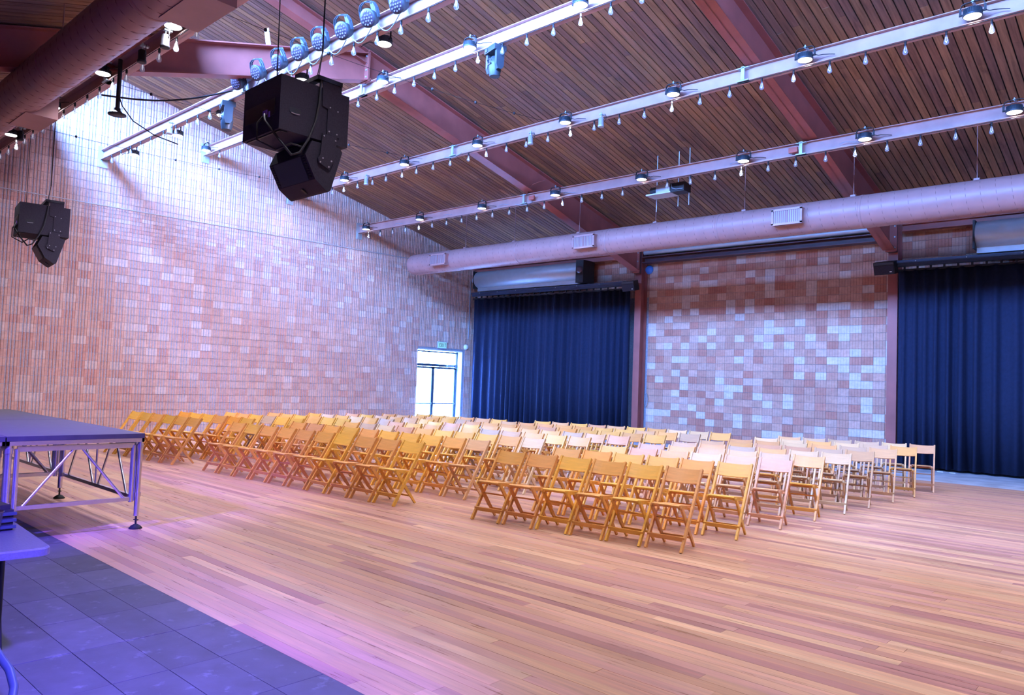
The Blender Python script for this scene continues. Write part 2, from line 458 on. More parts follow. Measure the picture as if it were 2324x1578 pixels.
# ------------------------------------------------------------------ ceiling: roof boards
ce = MB()
ROOF_T = .08
for f, y0, y1 in ((zc, CLY - .5, YS + .4), (zl, YB, CLY)):
    a, b = f(y0) + .035, f(y1) + .035
    ce.add([(XW - .3, y0, a), (XE + .3, y0, a), (XE + .3, y1, b), (XW - .3, y1, b), (XW - .3, y0, a + ROOF_T), (XE + .3, y0, a + ROOF_T), (XE + .3, y1, b + ROOF_T), (XW - .3, y1, b + ROOF_T)],
           [(0, 3, 2, 1), (4, 5, 6, 7), (0, 1, 5, 4), (1, 2, 6, 5), (2, 3, 7, 6), (3, 0, 4, 7)])
ceiling = ce.obj('ceiling', MT['dark']); tag(ceiling, kind='structure', label='sloping ceiling of brown roof boards with dark gaps')
BW = .142
CC = [(.28, .145, .085), (.245, .125, .080), (.31, .165, .092), (.22, .115, .082), (.26, .138, .10), (.33, .172, .088)]
rb = []
for i in range(int((XE - XW) / BW) + 1):
    x = XW + i * BW
    for f, ya, yb in ((zc, CLY - .45, YS + .02), (zl, YB, CLY - .05)):
        y = ya - random.uniform(0, 2.5)
        while y < yb:
            l = random.uniform(1.8, 5.2); a, b = max(y, ya), min(y + l, yb)
            if b - a > .05: rb.append((x, a, b, f))
            y += l
def rshow(t):
    x, a, b, f = t
    q = [project(p) for p in ((x, a, f(a)), (x + BW, a, f(a)), (x + BW, b, f(b)), (x, b, f(b)))]
    c = project((x + BW / 2, (a + b) / 2, f((a + b) / 2)))
    if c is None or any(k is None for k in q) or not (-20 < c[0] < 2344 and -20 < c[1] < 1598): return 0
    if f is zl and c[0] > 330: return 0
    return abs(sum(q[i][0] * q[(i + 1) % 4][1] - q[(i + 1) % 4][0] * q[i][1] for i in range(4))) / 2
idx = sorted(range(len(rb)), key=lambda i: -rshow(rb[i])); nearR = set(idx[:300])
ub = MB().box((0, 0, 0), (1, 1, 1)).mesh('roof_board', MT['roof_board'])
farR = MB()
for i, (x, a, b, f) in enumerate(rb):
    c = random.choice(CC); k = random.uniform(.88, 1.12); c = tuple(v * k for v in c); dz = random.uniform(-.002, .002)
    sl_ = math.atan2(f(b) - f(a), b - a); L_ = math.hypot(b - a, f(b) - f(a))
    if i in nearR:
        inst('roof_board', ub, ceiling, (x + .010, a, f(a) + dz), c, rot=(sl_, 0, 0), scale=(BW - .020, L_ - .004, .03))
    else:
        za, zb = f(a) + dz, f(b - .004) + dz
        farR.add([(x + .010, a, za), (x + BW - .010, a, za), (x + BW - .010, b - .004, zb), (x + .010, b - .004, zb), (x + .010, a, za + .03), (x + BW - .010, a, za + .03), (x + BW - .010, b - .004, zb + .03), (x + .010, b - .004, zb + .03)],
                 [(0, 3, 2, 1), (4, 5, 6, 7), (0, 1, 5, 4), (1, 2, 6, 5), (2, 3, 7, 6), (3, 0, 4, 7)], tint=c)
tag(farR.obj('far_roof_boards', MT['roof_board'], ceiling), kind='stuff')
# clerestory glazing between the two roofs
wn = MB()
z0, z1 = zl(CLY) + .12, zc(CLY)
wn.box((XW, CLY - .06, z0 - .05), (XE, CLY + .04, z0 + .14)).box((XW, CLY - .06, z1 - .12), (XE, CLY + .04, z1 + .04))
for k in range(17): wn.box((XW + k * (XE - XW) / 16 - .04, CLY - .05, z0), (XW + k * (XE - XW) / 16 + .04, CLY + .03, z1))
w1 = wn.obj('window_1', MT['darksteel']); tag(w1, kind='structure', label='clerestory strip window between the two roof slopes')
for k in range(16):
    a = XW + k * (XE - XW) / 16 + .04
    MB().box((a, CLY - .012, z0 + .14), (a + (XE - XW) / 16 - .08, CLY - .006, z1 - .12)).obj('pane', MT['glass'], w1)

# ------------------------------------------------------------------ end door
dr = MB(); X0 = XW - .23
Yl, Yr, Zt = DY0 + .01, DY1 - .01, DZ - .02
for a, b in ((Yl, Yl + .05), (Yr - .05, Yr)): dr.box((X0 - .08, a, 0), (X0, b, Zt))
dr.box((X0 - .08, Yl, Zt - .05), (X0, Yr, Zt)); dr.box((X0 - .08, Yl, 2.13), (X0 + .015, Yr, 2.22))
door = dr.obj('door_1', MT['doorframe']); tag(door, kind='structure', label='glazed double door with transom in the end wall')
Ym = (Yl + Yr) / 2 - .10
for a, b in ((Yl + .05, Ym - .004), (Ym + .004, Yr - .05)):
    lf = MB()
    lf.box((X0 - .06, a, .01), (X0 - .015, a + .055, 2.12)).box((X0 - .06, b - .055, .01), (X0 - .015, b, 2.12))
    lf.box((X0 - .06, a, .01), (X0 - .015, b, .2)).box((X0 - .06, a, 2.05), (X0 - .015, b, 2.12))
    leaf = lf.obj('door_leaf', MT['doorframe'], door)
    MB().box((X0 - .042, a + .055, .2), (X0 - .034, b - .055, 2.05)).obj('pane', MT['glass'], leaf)
    pb = MB().cyl((X0 + .05, a + .05, .80), (X0 + .05, b - .05, .80), .018, 8)
    pb.box((X0 - .015, a + .04, .775), (X0 + .06, a + .085, .825)).box((X0 - .015, b - .085, .775), (X0 + .06, b - .04, .825))
    pb.obj('push_bar', MT['doorframe'], leaf)
MB().box((X0 - .03, Yl + .05, 2.22), (X0 - .024, Yr - .05, Zt - .05)).obj('transom_pane', MT['glass'], door)
MB().box((X0 + .015, Yr - .55, 2.14), (X0 + .07, Yr - .22, 2.20)).bar((X0 + .05, Yr - .3, 2.12), (X0 + .06, Yr - .06, 2.10), .02, .012).obj('door_closer', MT['zinc'], door)
jb = MB().box((X0, DY1 - .004, 0), (XW, DY1 + .03, DZ)).box((X0, DY0 - .03, 0), (XW, DY0 + .004, DZ)).box((X0, DY0, DZ - .004), (XW, DY1, DZ + .03))
tag(jb.obj('trim_1', MT['whiteplate']), kind='structure', label='pale lining of the door recess')
tag(MB().box((-45, 0, -.3), (XW - .35, 34, -.06)).obj('ground', MT['ground']), kind='structure', label='bright paving outside the glazed door')

# exit sign and alarm over the door
ex = empty('exit_sign', (XW, 18.2, 2.90)); tag(ex, 'pale green lit exit sign above the glazed end door', 'sign')
MB().box((.0, -.215, -.125), (.05, .215, .125)).obj('housing', MT['zinc'], ex)
MB().box((.05, -.195, -.105), (.056, .195, .105)).obj('sign_face', MT['signgreen'], ex)
lt = MB()
def stroke(y0, z0_, y1, z1_, t=.016): lt.bar((.058, y0, z0_), (.058, y1, z1_), .005, t, up=(0, -(z1_ - z0_), y1 - y0))
cw, ch, gap = .058, .062, .022
x = -(4 * cw + 3 * gap) / 2 + .012
for L_ in 'EXIT':
    a, b, m_ = x, x + cw, x + cw / 2
    if L_ == 'E': [stroke(*k) for k in ((a, -ch, a, ch), (a, ch - .008, b, ch - .008), (a, 0, b - .012, 0), (a, -ch + .008, b, -ch + .008))]
    if L_ == 'X': [stroke(*k) for k in ((a, -ch, b, ch), (a, ch, b, -ch))]
    if L_ == 'I': stroke(m_, -ch, m_, ch)
    if L_ == 'T': [stroke(*k) for k in ((a, ch - .008, b, ch - .008), (m_, -ch, m_, ch))]
    x += cw + gap
lt.obj('lettering', MT['signletter'], ex)
al = MB().lathe([(.10, 0), (.10, .03), (.075, .075), (.03, .10), (0, .105)], 20, axis='x').obj('alarm_horn', MT['white'], None, (XW, 19.40, 2.90))
tag(al, 'white round alarm horn on the tiles right of the glazed door', 'alarm')

# ------------------------------------------------------------------ steel roof frames
def zr(y):                                                     # underside of the main rafters
    P = ((6.0, 8.52), (9.1, 7.80), (11.6, 7.215), (14.3, 6.585), (19.40, 5.19))
    for (a, za), (b, zb) in zip(P, P[1:]):
        if y <= b: return za + (zb - za) * (y - a) / (b - a)
    return P[-1][1]
def zlr(y): return 7.76 + .297 * (y - 9.1)                      # underside of the lower rafter
def frame(X, xc, label):
    root = empty('roof_frame', (X, YS - .2, 0)); tag(root, label, 'frame', 'steel roof frames')
    T = Vector((-X, -(YS - .2), 0))
    def put(mb, name, m=MT['redsteel'], parent=root):
        mb.v = [tuple(Vector(p) + T) for p in mb.v]; return mb.obj(name, m, parent)
    fw = .14
    yk = 19.42
    # main rafter: web, two flanges
    ys = [9.1, 11.6, 14.3, 17.0, yk]
    up = [(y, zc(y) - .06) for y in ys]; lo = [(y, zr(y)) for y in ys]
    r = MB(); r.prism(up + lo[::-1], X - .012, X + .012)
    for i in range(len(ys) - 1):
        r.prism([lo[i], lo[i + 1], (lo[i + 1][0], lo[i + 1][1] + .022), (lo[i][0], lo[i][1] + .022)], X - fw, X + fw)
        r.prism([(up[i][0], up[i][1] - .022), (up[i + 1][0], up[i + 1][1] - .022), up[i + 1], up[i]], X - fw, X + fw)
    put(r, 'rafter')
    # slimmer rafter running on up to the clerestory
    r = MB(); a, b = CLY + .08, 9.1
    r.prism([(a, zc(a) - .34), (b, zc(b) - .34), (b, zc(b) - .06), (a, zc(a) - .06)], X - .010, X + .010)
    r.prism([(a, zc(a) - .36), (b, zc(b) - .36), (b, zc(b) - .34), (a, zc(a) - .34)], X - .11, X + .11)
    r.prism([(a, zc(a) - .08), (b, zc(b) - .08), (b, zc(b) - .06), (a, zc(a) - .06)], X - .11, X + .11)
    put(r, 'upper_rafter')
    # lower rafter on the stage side
    r = MB(); a, b = YB + .02, 9.1
    def zt(y): return zl(y) - .03
    r.prism([(a, zlr(a)), (b, zlr(b)), (b, zt(b)), (a, zt(a))], X - .012, X + .012)
    r.prism([(a, zlr(a)), (b, zlr(b)), (b, zlr(b) + .022), (a, zlr(a) + .022)], X - fw, X + fw)
    r.prism([(a, zt(a) - .022), (b, zt(b) - .022), (b, zt(b)), (a, zt(a))], X - fw, X + fw)
    put(r, 'lower_rafter')
    r = MB().box((X - fw, 9.08, zlr(9.1) - .02), (X + fw, 9.125, zt(9.1) + .01)); put(r, 'splice_plate')
    for k in range(4):
        for s in (-1, 1):
            zz = zlr(9.1) + .07 + k * .145
            put(MB().cyl((X + s * .085, 9.06, zz), (X + s * .085, 9.08, zz), .018, 6), 'bolt', MT['zinc'])
    # column (H section) and bolted knee plate
    c = MB().box((xc - .11, 19.60, 0), (xc + .11, 19.625, 6.02)).box((xc - .012, 19.62, 0), (xc + .012, 19.92, 6.02)).box((xc - .11, 19.92, 0), (xc + .11, 19.945, 6.02))
    put(c, 'column', MT['redsteel'])
    put(MB().box((xc - .2, 19.5, 0), (xc + .2, YS - .01, .03)), 'base_plate', MT['darksteel'])
    put(MB().box((xc - .13, yk, 5.15), (xc + .13, yk + .03, zc(yk) - .05)), 'knee_plate')
    put(MB().box((xc - .10, yk + .03, 5.15), (xc + .10, 19.60, zc(19.5) - .06)), 'knee_block', MT['darksteel'])
    for k in range(4):
        for s in (-1, 1):
            zz = 5.24 + k * .26
            put(MB().cyl((xc + s * .085, yk - .02, zz), (xc + s * .085, yk, zz), .020, 6), 'bolt', MT['zinc'])
    for yy in (6.9, 8.35):                                      # pale clip plates standing on the lower rafter
        put(MB().bar((X + .05, yy, zt(yy)), (X + .05, yy - .06, zt(yy) + .30), .14, .012, up=(0, 1, 0)), 'clip_plate', MT['whiteplate'])
    return root
frame(-12.75, -12.775, 'oxide red steel roof frame on the column between the left curtain and the tiled panel')
frame(-5.55, -5.505, 'oxide red steel roof frame on the column between the tiled panel and the right curtain')

# eave steel between the columns
eb = empty('eave_beam', (-9.15, 19.75, 5.5)); tag(eb, 'dark maroon eave beam over the bare tiled wall panel', 'beam', 'eave beams along the side wall')
q = MB().box((-3.5, -.16, -.03), (3.5, .16, -.005)).box((-3.5, -.01, -.03), (3.5, .02, .16)).box((-3.5, -.16, .14), (3.5, .16, .165)); q.obj('flange_beam', MT['darksteel'], eb)
MB().cyl((-3.48, -.06, .30), (3.48, -.06, .30), .085, 14).obj('blue_lit_pipe', MT['galv'], eb)
MB().box((-3.5, .02, .36), (3.5, .18, .62)).obj('fascia_panel', MT['darksteel'], eb)
for a, b, lab in ((XW + .02, -12.95, 'slim maroon eave beam behind the left roller hood'), (-5.33, XE, 'slim maroon eave beam behind the right roller hood')):
    e2 = MB().box((a, 19.70, 5.66), (b, 19.72, 5.84)).box((a, 19.62, 5.66), (b, 19.80, 5.68)).box((a, 19.62, 5.82), (b, 19.80, 5.84)).obj('eave_beam', MT['redsteel'])
    tag(e2, lab, 'beam', 'eave beams along the side wall')

# ------------------------------------------------------------------ lighting beams
BEAMS = dict(A=(4.32, 6.25, .96, -1), B=(6.67, 6.82, .985, 1), C=(9.24, 7.56, .99, -1), D=(11.88, 6.94, .99, -1), E=(14.43, 6.32, .99, -1), G=(17.05, 5.60, 1, 1))
BNAME = dict(A='first', B='second', C='third', D='fourth', E='fifth')
BLAB = dict(A='pinkish steel lighting beam, first from the left, beside the left duct', B='pinkish steel lighting beam carrying the row of blue spotlights',
            C='pinkish steel lighting beam, third from the left, with one moving head', D='pinkish steel lighting beam, fourth from the left, with small can lights',
            E='pinkish steel lighting beam, fifth from the left, lowest before the right duct', G='steel beam mostly hidden behind the right duct')
for b, (Y, z, s, side) in BEAMS.items():
    root = empty('lighting_beam', (XW, Y, z)); tag(root, BLAB[b], 'beam', 'beams along the hall')
    L_ = XE - XW
    r = MB().box((.02, -.07, -.03), (L_, .07, -.018)).box((.02, -.004, -.03), (L_, .004, .215)).box((.02, -.07, .203), (L_, .07, .215))
    r.obj('i_beam', MT['beamsteel'], root)
    r = MB().box((.005, -.13, -.22), (.02, .10, .30)).box((.02, -.10, -.20), (.035, -.02, -.03)); r.obj('wall_bracket', MT['zinc'], root)
    for X in (-12.92, -5.72):
        r = MB().box((X - XW - .03, -.10, -.02), (X - XW + .03, -.075, .22)).box((X - XW - .10, -.10, .19), (X - XW + .10, .10, .205)).box((X - XW - .10, -.10, -.03), (X - XW + .10, .02, -.012))
        r.obj('clamp', MT['zinc'], root)
    if b in 'DE':
        pts = [(-13.2 - XW + i * .12, -.09, -.02 - .05 * math.sin(i / 5 * PI)) for i in range(6)]
        MB().tube(pts, .008, 6).obj('conduit_loop', MT['palecable'], root)
    if b == 'E':
        for X in (-12.72, -5.95):
            r = MB().box((X - XW, -.12, .03), (X - XW + .17, -.075, .13)); r.obj('junction_box', MT['redbox'], root)
        pts = [(-12.85 - XW, -.1, .15), (-12.75 - XW, -.1, .30), (-12.62 - XW, -.1, .42), (-12.45 - XW, -.08, .46), (-12.25 - XW, -.05, .48)]
        MB().tube(pts, .009, 6).obj('flexible_conduit', MT['redsteel'], root)
        for k in range(7):
            X = -18.2 + k * 2.2
            MB().tube([(X - XW + i * .09, -.078, .04 + .02 * math.sin(i * 1.3)) for i in range(5)], .006, 5).obj('loose_wire', MT['palecable'], root)

# pendant lamps
def lamp_proto():
    root = empty('pendant_lamp'); tag(root, 'x', 'lamp', 'round diode pendant lamps along the beams')
    h = MB(); n = 28
    prof = [(.118, .0), (.124, .012), (.118, .030), (.110, .085), (.098, .105), (.05, .112), (0, .112)]
    h.lathe(prof, n)
    for k in range(n):                                           # cooling fins
        a = 2 * PI * k / n; c, s = math.cos(a), math.sin(a)
        h.bar((c * .112, s * .112, .03), (c * .106, s * .106, .10), .006, .022, up=(c, s, 0))
    h.obj('housing', MT['lampgrey'], root)
    MB().lathe([(0, -.010), (.07, -.010), (.104, -.004), (.112, .002)], 24).obj('lens', MT['lens'], root)
    y = MB(); pts = []
    for x, z in ((-.150, .035), (-.150, .14), (-.135, .185), (-.10, .205), (.10, .205), (.135, .185), (.150, .14), (.150, .035)): pts.append((x, 0, z))
    for p, q in zip(pts, pts[1:]): y.bar(p, q, .032, .008, up=(0, 1, 0) if abs(p[0] - q[0]) < .001 else (0, 0, 1))
    y.cyl((-.165, 0, .05), (-.11, 0, .05), .014, 8).cyl((.11, 0, .05), (.165, 0, .05), .014, 8)
    y.obj('yoke', MT['black'], root)
    MB().box((-.018, -.015, .205), (.018, .19, .218)).cyl((0, 0, .19), (0, 0, .245), .012, 8).obj('hook_clamp', MT['zinc'], root)
    MB().tube([(.15, .02, .06), (.19, .06, .05), (.24, .10, .065), (.34, .12, .05), (.42, .125, .03)], .006, 6).obj('lamp_cable', MT['cable'], root)
    return root
LX = dict(A=[-18.41, -15.73, -13.24, -10.59], B=[-18.98, -16.58, -14.5, -11.6, -9.29], C=[-19.88, -17.3, -14.75, -12.19, -9.67, -7.18],
          D=[-19.75, -17.25, -14.7, -12.11, -9.57, -7.07, -4.67, -2.33], E=[-19.69, -17.07, -14.48, -11.9, -9.37, -6.92, -4.55, -2.23])
EXTRA = dict(A=[-8.1, -5.6, -3.1, -.5, 2], B=[-6.8, -4.3, -1.8, .7, 3], C=[-4.7, -2.2, .3, 2.8], D=[.1, 2.5], E=[.2, 2.6])
proto = lamp_proto(); first = True
lampdata = bpy.data.lights.new('pendant_light', 'AREA'); lampdata.shape = 'DISK'; lampdata.size = .2; lampdata.energy = LAMP_W; lampdata.color = LAMP_COL; lampdata.spread = math.radians(105)
walldata = lampdata.copy(); walldata.energy = LAMP_W * .15
for b, xs in LX.items():
    Y, z, s, side = BEAMS[b]
    for k, x in enumerate(xs + EXTRA[b]):
        loc = Vector((x * s if k < len(xs) else x, Y + side * .19, z + (.005 if side < 0 else -.10)))
        if k < len(xs):
            o = proto if first else copy_tree(proto); first = False
            o.location = loc; o.rotation_euler = (0, 0, 0 if side < 0 else PI)
            tag(o, 'lit white pendant lamp, %s from the end wall on the %s lighting beam' % (ORD[k], BNAME[b]))
        lo = bpy.data.objects.new('pendant_light', walldata if x < -18.9 else lampdata); COL.objects.link(lo); lo.location = loc + Vector((0, 0, -.02))

# festoon bulbs
def bulb_proto():
    root = empty('string_bulb'); tag(root, 'x', 'light bulb', 'pear-shaped bulbs strung under the beams')
    MB().lathe([(0, 0), (.016, 0), (.017, -.05), (.0125, -.062), (0, -.062)], 10).obj('socket', MT['cable'], root)
    MB().lathe([(.0125, -.06), (.015, -.075), (.021, -.10), (.031, -.13), (.037, -.155), (.035, -.175), (.024, -.190), (.010, -.197), (0, -.198)], 12).obj('glass_envelope', MT['bulb'], root)
    MB().tube([(-.010, 0, -.085), (-.013, 0, -.14), (0, 0, -.165), (.013, 0, -.14), (.010, 0, -.085)], .0035, 5).obj('filament', MT['filament'], root)
    return root
BX = dict(A=[-19.69, -19.05, -18.47, -17.89, -17.34, -16.7, -16.1, -15.51, -14.91, -14.29, -13.71, -13.11, -12.55, -11.92, -11.32, -10.74, -10.1],
          B=[-19.61, -19.03, -18.45, -17.88, -17.31, -16.65, -16.04, -15.5, -15.02, -14.48, -12.1, -11.49, -10.9, -10.3, -9.7, -9.11, -8.55, -7.95, -7.38],
          C=[-19.33, -18.1, -17.22, -13.16, -12.52, -11.94, -11.34, -10.74, -10.16, -9.57, -8.97, -8.4, -7.82, -7.26, -6.68, -6.12],
          D=[-17.98, -17.43, -16.8, -16.14, -15.57, -14.92, -14.36, -13.74, -13.13, -12.51, -11.93, -11.31, -10.73, -10.12, -9.52, -8.92, -8.32, -7.75, -7.16, -6.59, -6.02, -5.44, -4.9, -4.32, -3.78, -3.22, -2.68, -2.12],
          E=[-19.7, -19.1, -18.48, -17.86, -17.24, -16.64, -16.02, -15.39, -14.79, -14.18, -13.56, -12.93, -12.35, -11.75, -11.15, -10.55, -9.96, -9.4, -8.77, -8.19, -7.61, -7.02, -6.44, -5.88, -5.3, -4.76, -4.2, -3.65, -3.1, -2.57],
          G=[-20.0 + .602 * k for k in range(30)])
bp = bulb_proto(); first = True
for b, xs in BX.items():
    Y, z, s, side = BEAMS[b]; yb = Y - .075 if b != 'G' else Y - .05
    zz = z - .06 if b != 'G' else 5.515
    MB().tube([(XW + .03, yb, z + .004)] + [(x * s + d, yb, z - .012 if d == 0 else z - .001) for x in xs for d in (-.28, 0)] + [(xs[-1] * s + .6, yb, z)], .007, 5)
    cb = MB().tube([(XW + .05, yb, zz + .008)] + [(x * s, yb, zz + .006) for x in xs] + [(xs[-1] * s + .6, yb, zz + .008)], .006, 5).obj('festoon_cable', MT['cable'])
    tag(cb, 'thin dark cable holding the bulbs under the %s' % (BNAME[b] + ' lighting beam' if b != 'G' else 'beam behind the right duct'), 'cable')
    for k, x in enumerate(xs):
        if b == 'E' and k == 17: continue
        o = bp if first else copy_tree(bp); first = False
        o.location = (x * s, yb, zz)
        where = 'under the %s lighting beam' % BNAME[b] if b != 'G' else 'peeping out below the right duct'
        tag(o, 'clear pear-shaped bulb, %s from the end wall, %s' % (ORD[k], where))

# round blue-grey spotlights on the second beam
def par_proto():
    root = empty('spotlight'); tag(root, 'x', 'spotlight', 'row of blue-grey diode spotlights')
    MB().lathe([(.125, 0), (.135, .006), (.135, .035), (.122, .05), (.112, .12), (.085, .19), (.05, .21), (0, .21)], 24, axis='y').obj('can', MT['parblue'], root)
    MB().lathe([(0, -.004), (.118, -.004), (.124, .002)], 24, axis='y').obj('lens_plate', MT['ledface'], root)
    d = MB()
    for rr, n in ((0, 1), (.045, 6), (.092, 12)):
        for k in range(n):
            a = 2 * PI * k / max(n, 1); d.cyl((rr * math.cos(a), -.009, rr * math.sin(a)), (rr * math.cos(a), -.003, rr * math.sin(a)), .014, 6)
    d.obj('diodes', MT['diode'], root)
    y = MB()
    for yy, rr in ((.06, .16), (.10, .16)):
        pts = [(-rr, yy, -.01), (-rr, yy, .12), (-rr * .8, yy, .19), (-rr * .4, yy, .225), (rr * .4, yy, .225), (rr * .8, yy, .19), (rr, yy, .12), (rr, yy, -.01)]
        for p, q in zip(pts, pts[1:]): y.bar(p, q, .026, .008, up=(0, 1, 0) if abs(p[0] - q[0]) < .001 else (0, 0, 1))
    y.obj('yoke', MT['parblue'], root)
    MB().box((-.02, .05, .215), (.02, .22, .235)).box((-.02, .17, .08), (.02, .22, .235)).obj('beam_clamp', MT['zinc'], root)
    return root
Y, z, s, _ = BEAMS['B']
pp = par_proto()
for k, x in enumerate([-13.15, -12.44, -11.73, -11.08, -10.46, -9.82, -9.16, -8.48]):
    o = pp if k == 0 else copy_tree(pp)
    o.location = (x * s, Y - .24, z + .10); o.rotation_euler = (math.radians(24), 0, math.radians(10 + random.uniform(-4, 4)))
    tag(o, 'blue-grey round diode spotlight, %s from the left in the row on the second beam' % ORD[k])
    if k < 7:
        tag(MB().tube([(x * s + .1 + .5 * t, Y - .115, z + .02 - .16 * math.sin(PI * t)) for t in [i / 8 for i in range(9)]], .008, 6).obj('jumper_cable', MT['palecable']),
            'pale cable looped from the %s to the %s spotlight of the row' % (ORD[k], ORD[k + 1]), 'cable', 'cables looped between the spotlights')

# moving head lights
def moving_head(loc, rz, label):
    root = empty('moving_head_light', loc, (0, 0, rz)); tag(root, label, 'spotlight')
    MB().box((-.17, -.12, -.13), (.17, .12, -.03)).box((-.14, -.13, -.11), (-.06, -.12, -.05)).obj('base', MT['lampgrey'], root)
    a = MB()
    for s_ in (-1, 1):
        a.prism([(-.08, -.13), (.08, -.13), (.07, -.40), (.03, -.46), (-.05, -.46), (-.08, -.38)], s_ * .15 - .03, s_ * .15 + .03)
    a.obj('yoke_arms', MT['lampgrey'], root)
    h = MB().lathe([(0, -.19), (.07, -.20), (.105, -.26), (.115, -.34), (.112, -.44), (.095, -.52), (.088, -.545)], 20)
    h.obj('head', MT['lampgrey'], root)
    MB().lathe([(0, -.538), (.06, -.545), (.086, -.548)], 20).obj('front_lens', MT['black'], root)
    MB().tube([(-.05, -.118, -.30), (-.045, -.135, -.27), (.045, -.135, -.27), (.05, -.118, -.30)], .008, 6).obj('handle', MT['parblue'], root)
    MB().box((-.05, -.122, -.36), (.05, -.108, -.33)).obj('vent_slot', MT['black'], root)
    MB().cyl((-.10, 0, -.03), (-.10, 0, .04), .02, 8).cyl((.10, 0, -.03), (.10, 0, .04), .02, 8).obj('hook_clamps', MT['zinc'], root)
    MB().tube([(-.17, 0, -.08), (-.24, 0, -.14), (-.26, 0, -.04), (-.2, 0, .05)], .008, 6).obj('safety_cable', MT['palecable'], root)
moving_head((-13.87 * .985, BEAMS['B'][0] - .02, BEAMS['B'][1] - .03), math.radians(-18), 'grey moving head light hanging on the second beam beside the big speaker')
moving_head((-9.19 * .99, BEAMS['C'][0] - .02, BEAMS['C'][1] - .03), math.radians(-14), 'grey moving head light hanging alone from the third beam')

# small can lights
def can_light(loc, label, m='galv'):
    root = empty('can_light', loc); tag(root, label, 'spotlight', 'small can lights hung from the beams')
    MB().lathe([(0, -.05), (.035, -.05), (.055, -.07), (.055, -.20), (.062, -.205), (.062, -.235), (.05, -.24)], 16).obj('can', MT[m], root)
    MB().lathe([(0, -.228), (.045, -.230), (.05, -.238)], 14).obj('lens', MT['diode'], root)
    MB().cyl((0, 0, -.06), (0, 0, .05), .012, 8).box((-.03, -.03, .0), (.03, .08, .02)).obj('clamp', MT['zinc'], root)
    MB().tube([(.055, 0, -.10), (.10, 0, -.13), (.12, 0, -.06), (.07, .02, .01)], .006, 6).obj('lamp_cable', MT['cable'], root)
for b, x, lab in (('A', -17.6, 'small can light under the first beam, nearest the end wall'), ('A', -16.15, 'small can light under the first beam, second from the end wall'),
                  ('A', -11.55, 'small black can light under the first beam, third from the end wall'), ('A', -10.75, 'slim can light under the first beam, farthest from the end wall'),
                  ('B', -16.1, 'small can light under the second beam near the end wall'), ('D', -16.28, 'small can light under the fourth beam beside the big speaker'),
                  ('D', -10.52, 'small can light under the fourth beam, middle one of three'), ('D', -8.68, 'small can light under the fourth beam, farthest from the end wall')):
    Y, z, s, side = BEAMS[b]; can_light((x * s, Y - (.17 if b != 'A' else .22), z - .02), lab, 'black' if b == 'A' else 'galv')

# catenary wires with little insulators across the upper hall
def wire(p, q, sag, n, label):
    p, q = Vector(p), Vector(q); root = empty('catenary_wire', p); tag(root, label, 'wire', 'thin wires strung across the hall')
    pts = [((q - p) * t - Vector((0, 0, sag * 4 * t * (1 - t)))) for t in [i / 14 for i in range(15)]]
    MB().tube(pts, .004, 4).obj('strand', MT['cable'], root)
    for k in range(n):
        t = (k + 1) / (n + 1); c = (q - p) * t - Vector((0, 0, sag * 4 * t * (1 - t)))
        MB().lathe([(0, -.03), (.022, -.02), (.026, 0), (.022, .02), (0, .03)], 8, c=tuple(c)).obj('insulator', MT['cable'], root)
wire((-17.9, 4.3, 6.62), (-17.9, 11.8, 6.85), .10, 6, 'thin dark wire with small insulators nearest the end wall')
wire((-14.0, 4.3, 6.62), (-14.0, 11.8, 7.02), .12, 6, 'thin dark wire with small insulators, second from the end wall')
wire((-10.0, 4.3, 6.62), (-10.0, 11.8, 7.10), .12, 6, 'thin wire with small insulators, farthest from the end wall')
tag(MB().tube([(-13.7 + .05 * i, 4.45 + .205 * i, 6.25 + .06 * i - .14 * math.sin(PI * i / 10)) for i in range(11)], .016, 6).obj('black_cable', MT['cable']),
    'thick black cable sagging from the first to the second beam', 'cable')
dp = empty('drop_pipe', (-12.2, 4.20, 6.25)); tag(dp, 'black pipe with a flange hanging below the first beam', 'pipe')
MB().tube([(0, 0, .12), (0, 0, .02), (.01, 0, -.04), (0, 0, -.70)], .032, 10).obj('pipe', MT['black'], dp)
MB().lathe([(.045, -.64), (.05, -.68), (.10, -.72), (.13, -.73), (.13, -.745), (0, -.745)], 16).obj('flange', MT['black'], dp)
MB().tube([(.03, 0, -.45), (.05, .05, -.60), (.10, .2, -.80), (.16, .5, -.95), (.10, .9, -.98)], .010, 6).obj('loose_cord', MT['cable'], dp)

# ------------------------------------------------------------------ ducts
def duct(x0, x1, Y, Z, R, label, hang, roof, dome):
    root = empty('air_duct', (0, Y, Z)); tag(root, label, 'duct')
    d = MB()
    prof = ([(0, x0), (R * .45, x0 + .015), (R * .8, x0 + .07), (R * .96, x0 + .17)] if dome else [(0, x0)]) + [(R, x0 + .3), (R, x1)]
    d.lathe([(r, x) for r, x in prof], 40, axis='x'); d.obj('tube', MT['duct'], root)
    turns = int((x1 - x0) / .24); pts = []
    for i in range(turns * 16 + 1):
        a = 2 * PI * i / 16; pts.append((x0 + .32 + .24 * i / 16, math.cos(a) * (R + .001), math.sin(a) * (R + .001)))
    pts = [p for p in pts if p[0] < x1]
    MB().tube(pts, .005, 4).obj('spiral_seam', MT['ductdark'], root)
    for k in range(int((x1 - x0 - .6) / 3.1) + 1):
        x = x0 + 1.75 + 3.1 * k
        MB().lathe([(R + .001, x), (R + .007, x + .006), (R + .007, x + .05), (R + .001, x + .056)], 40, axis='x').obj('coupling_band', MT['duct'], root)
    for x in hang:
        MB().cyl((x, 0, R), (x, 0, roof(Y) - Z), .008, 6).box((x - .05, -.06, R - .01), (x + .05, .06, R + .03)).obj('hanger_rod', MT['duct'], root)
    return root
DRY, DRZ, DRR = 15.9, 5.38, .335
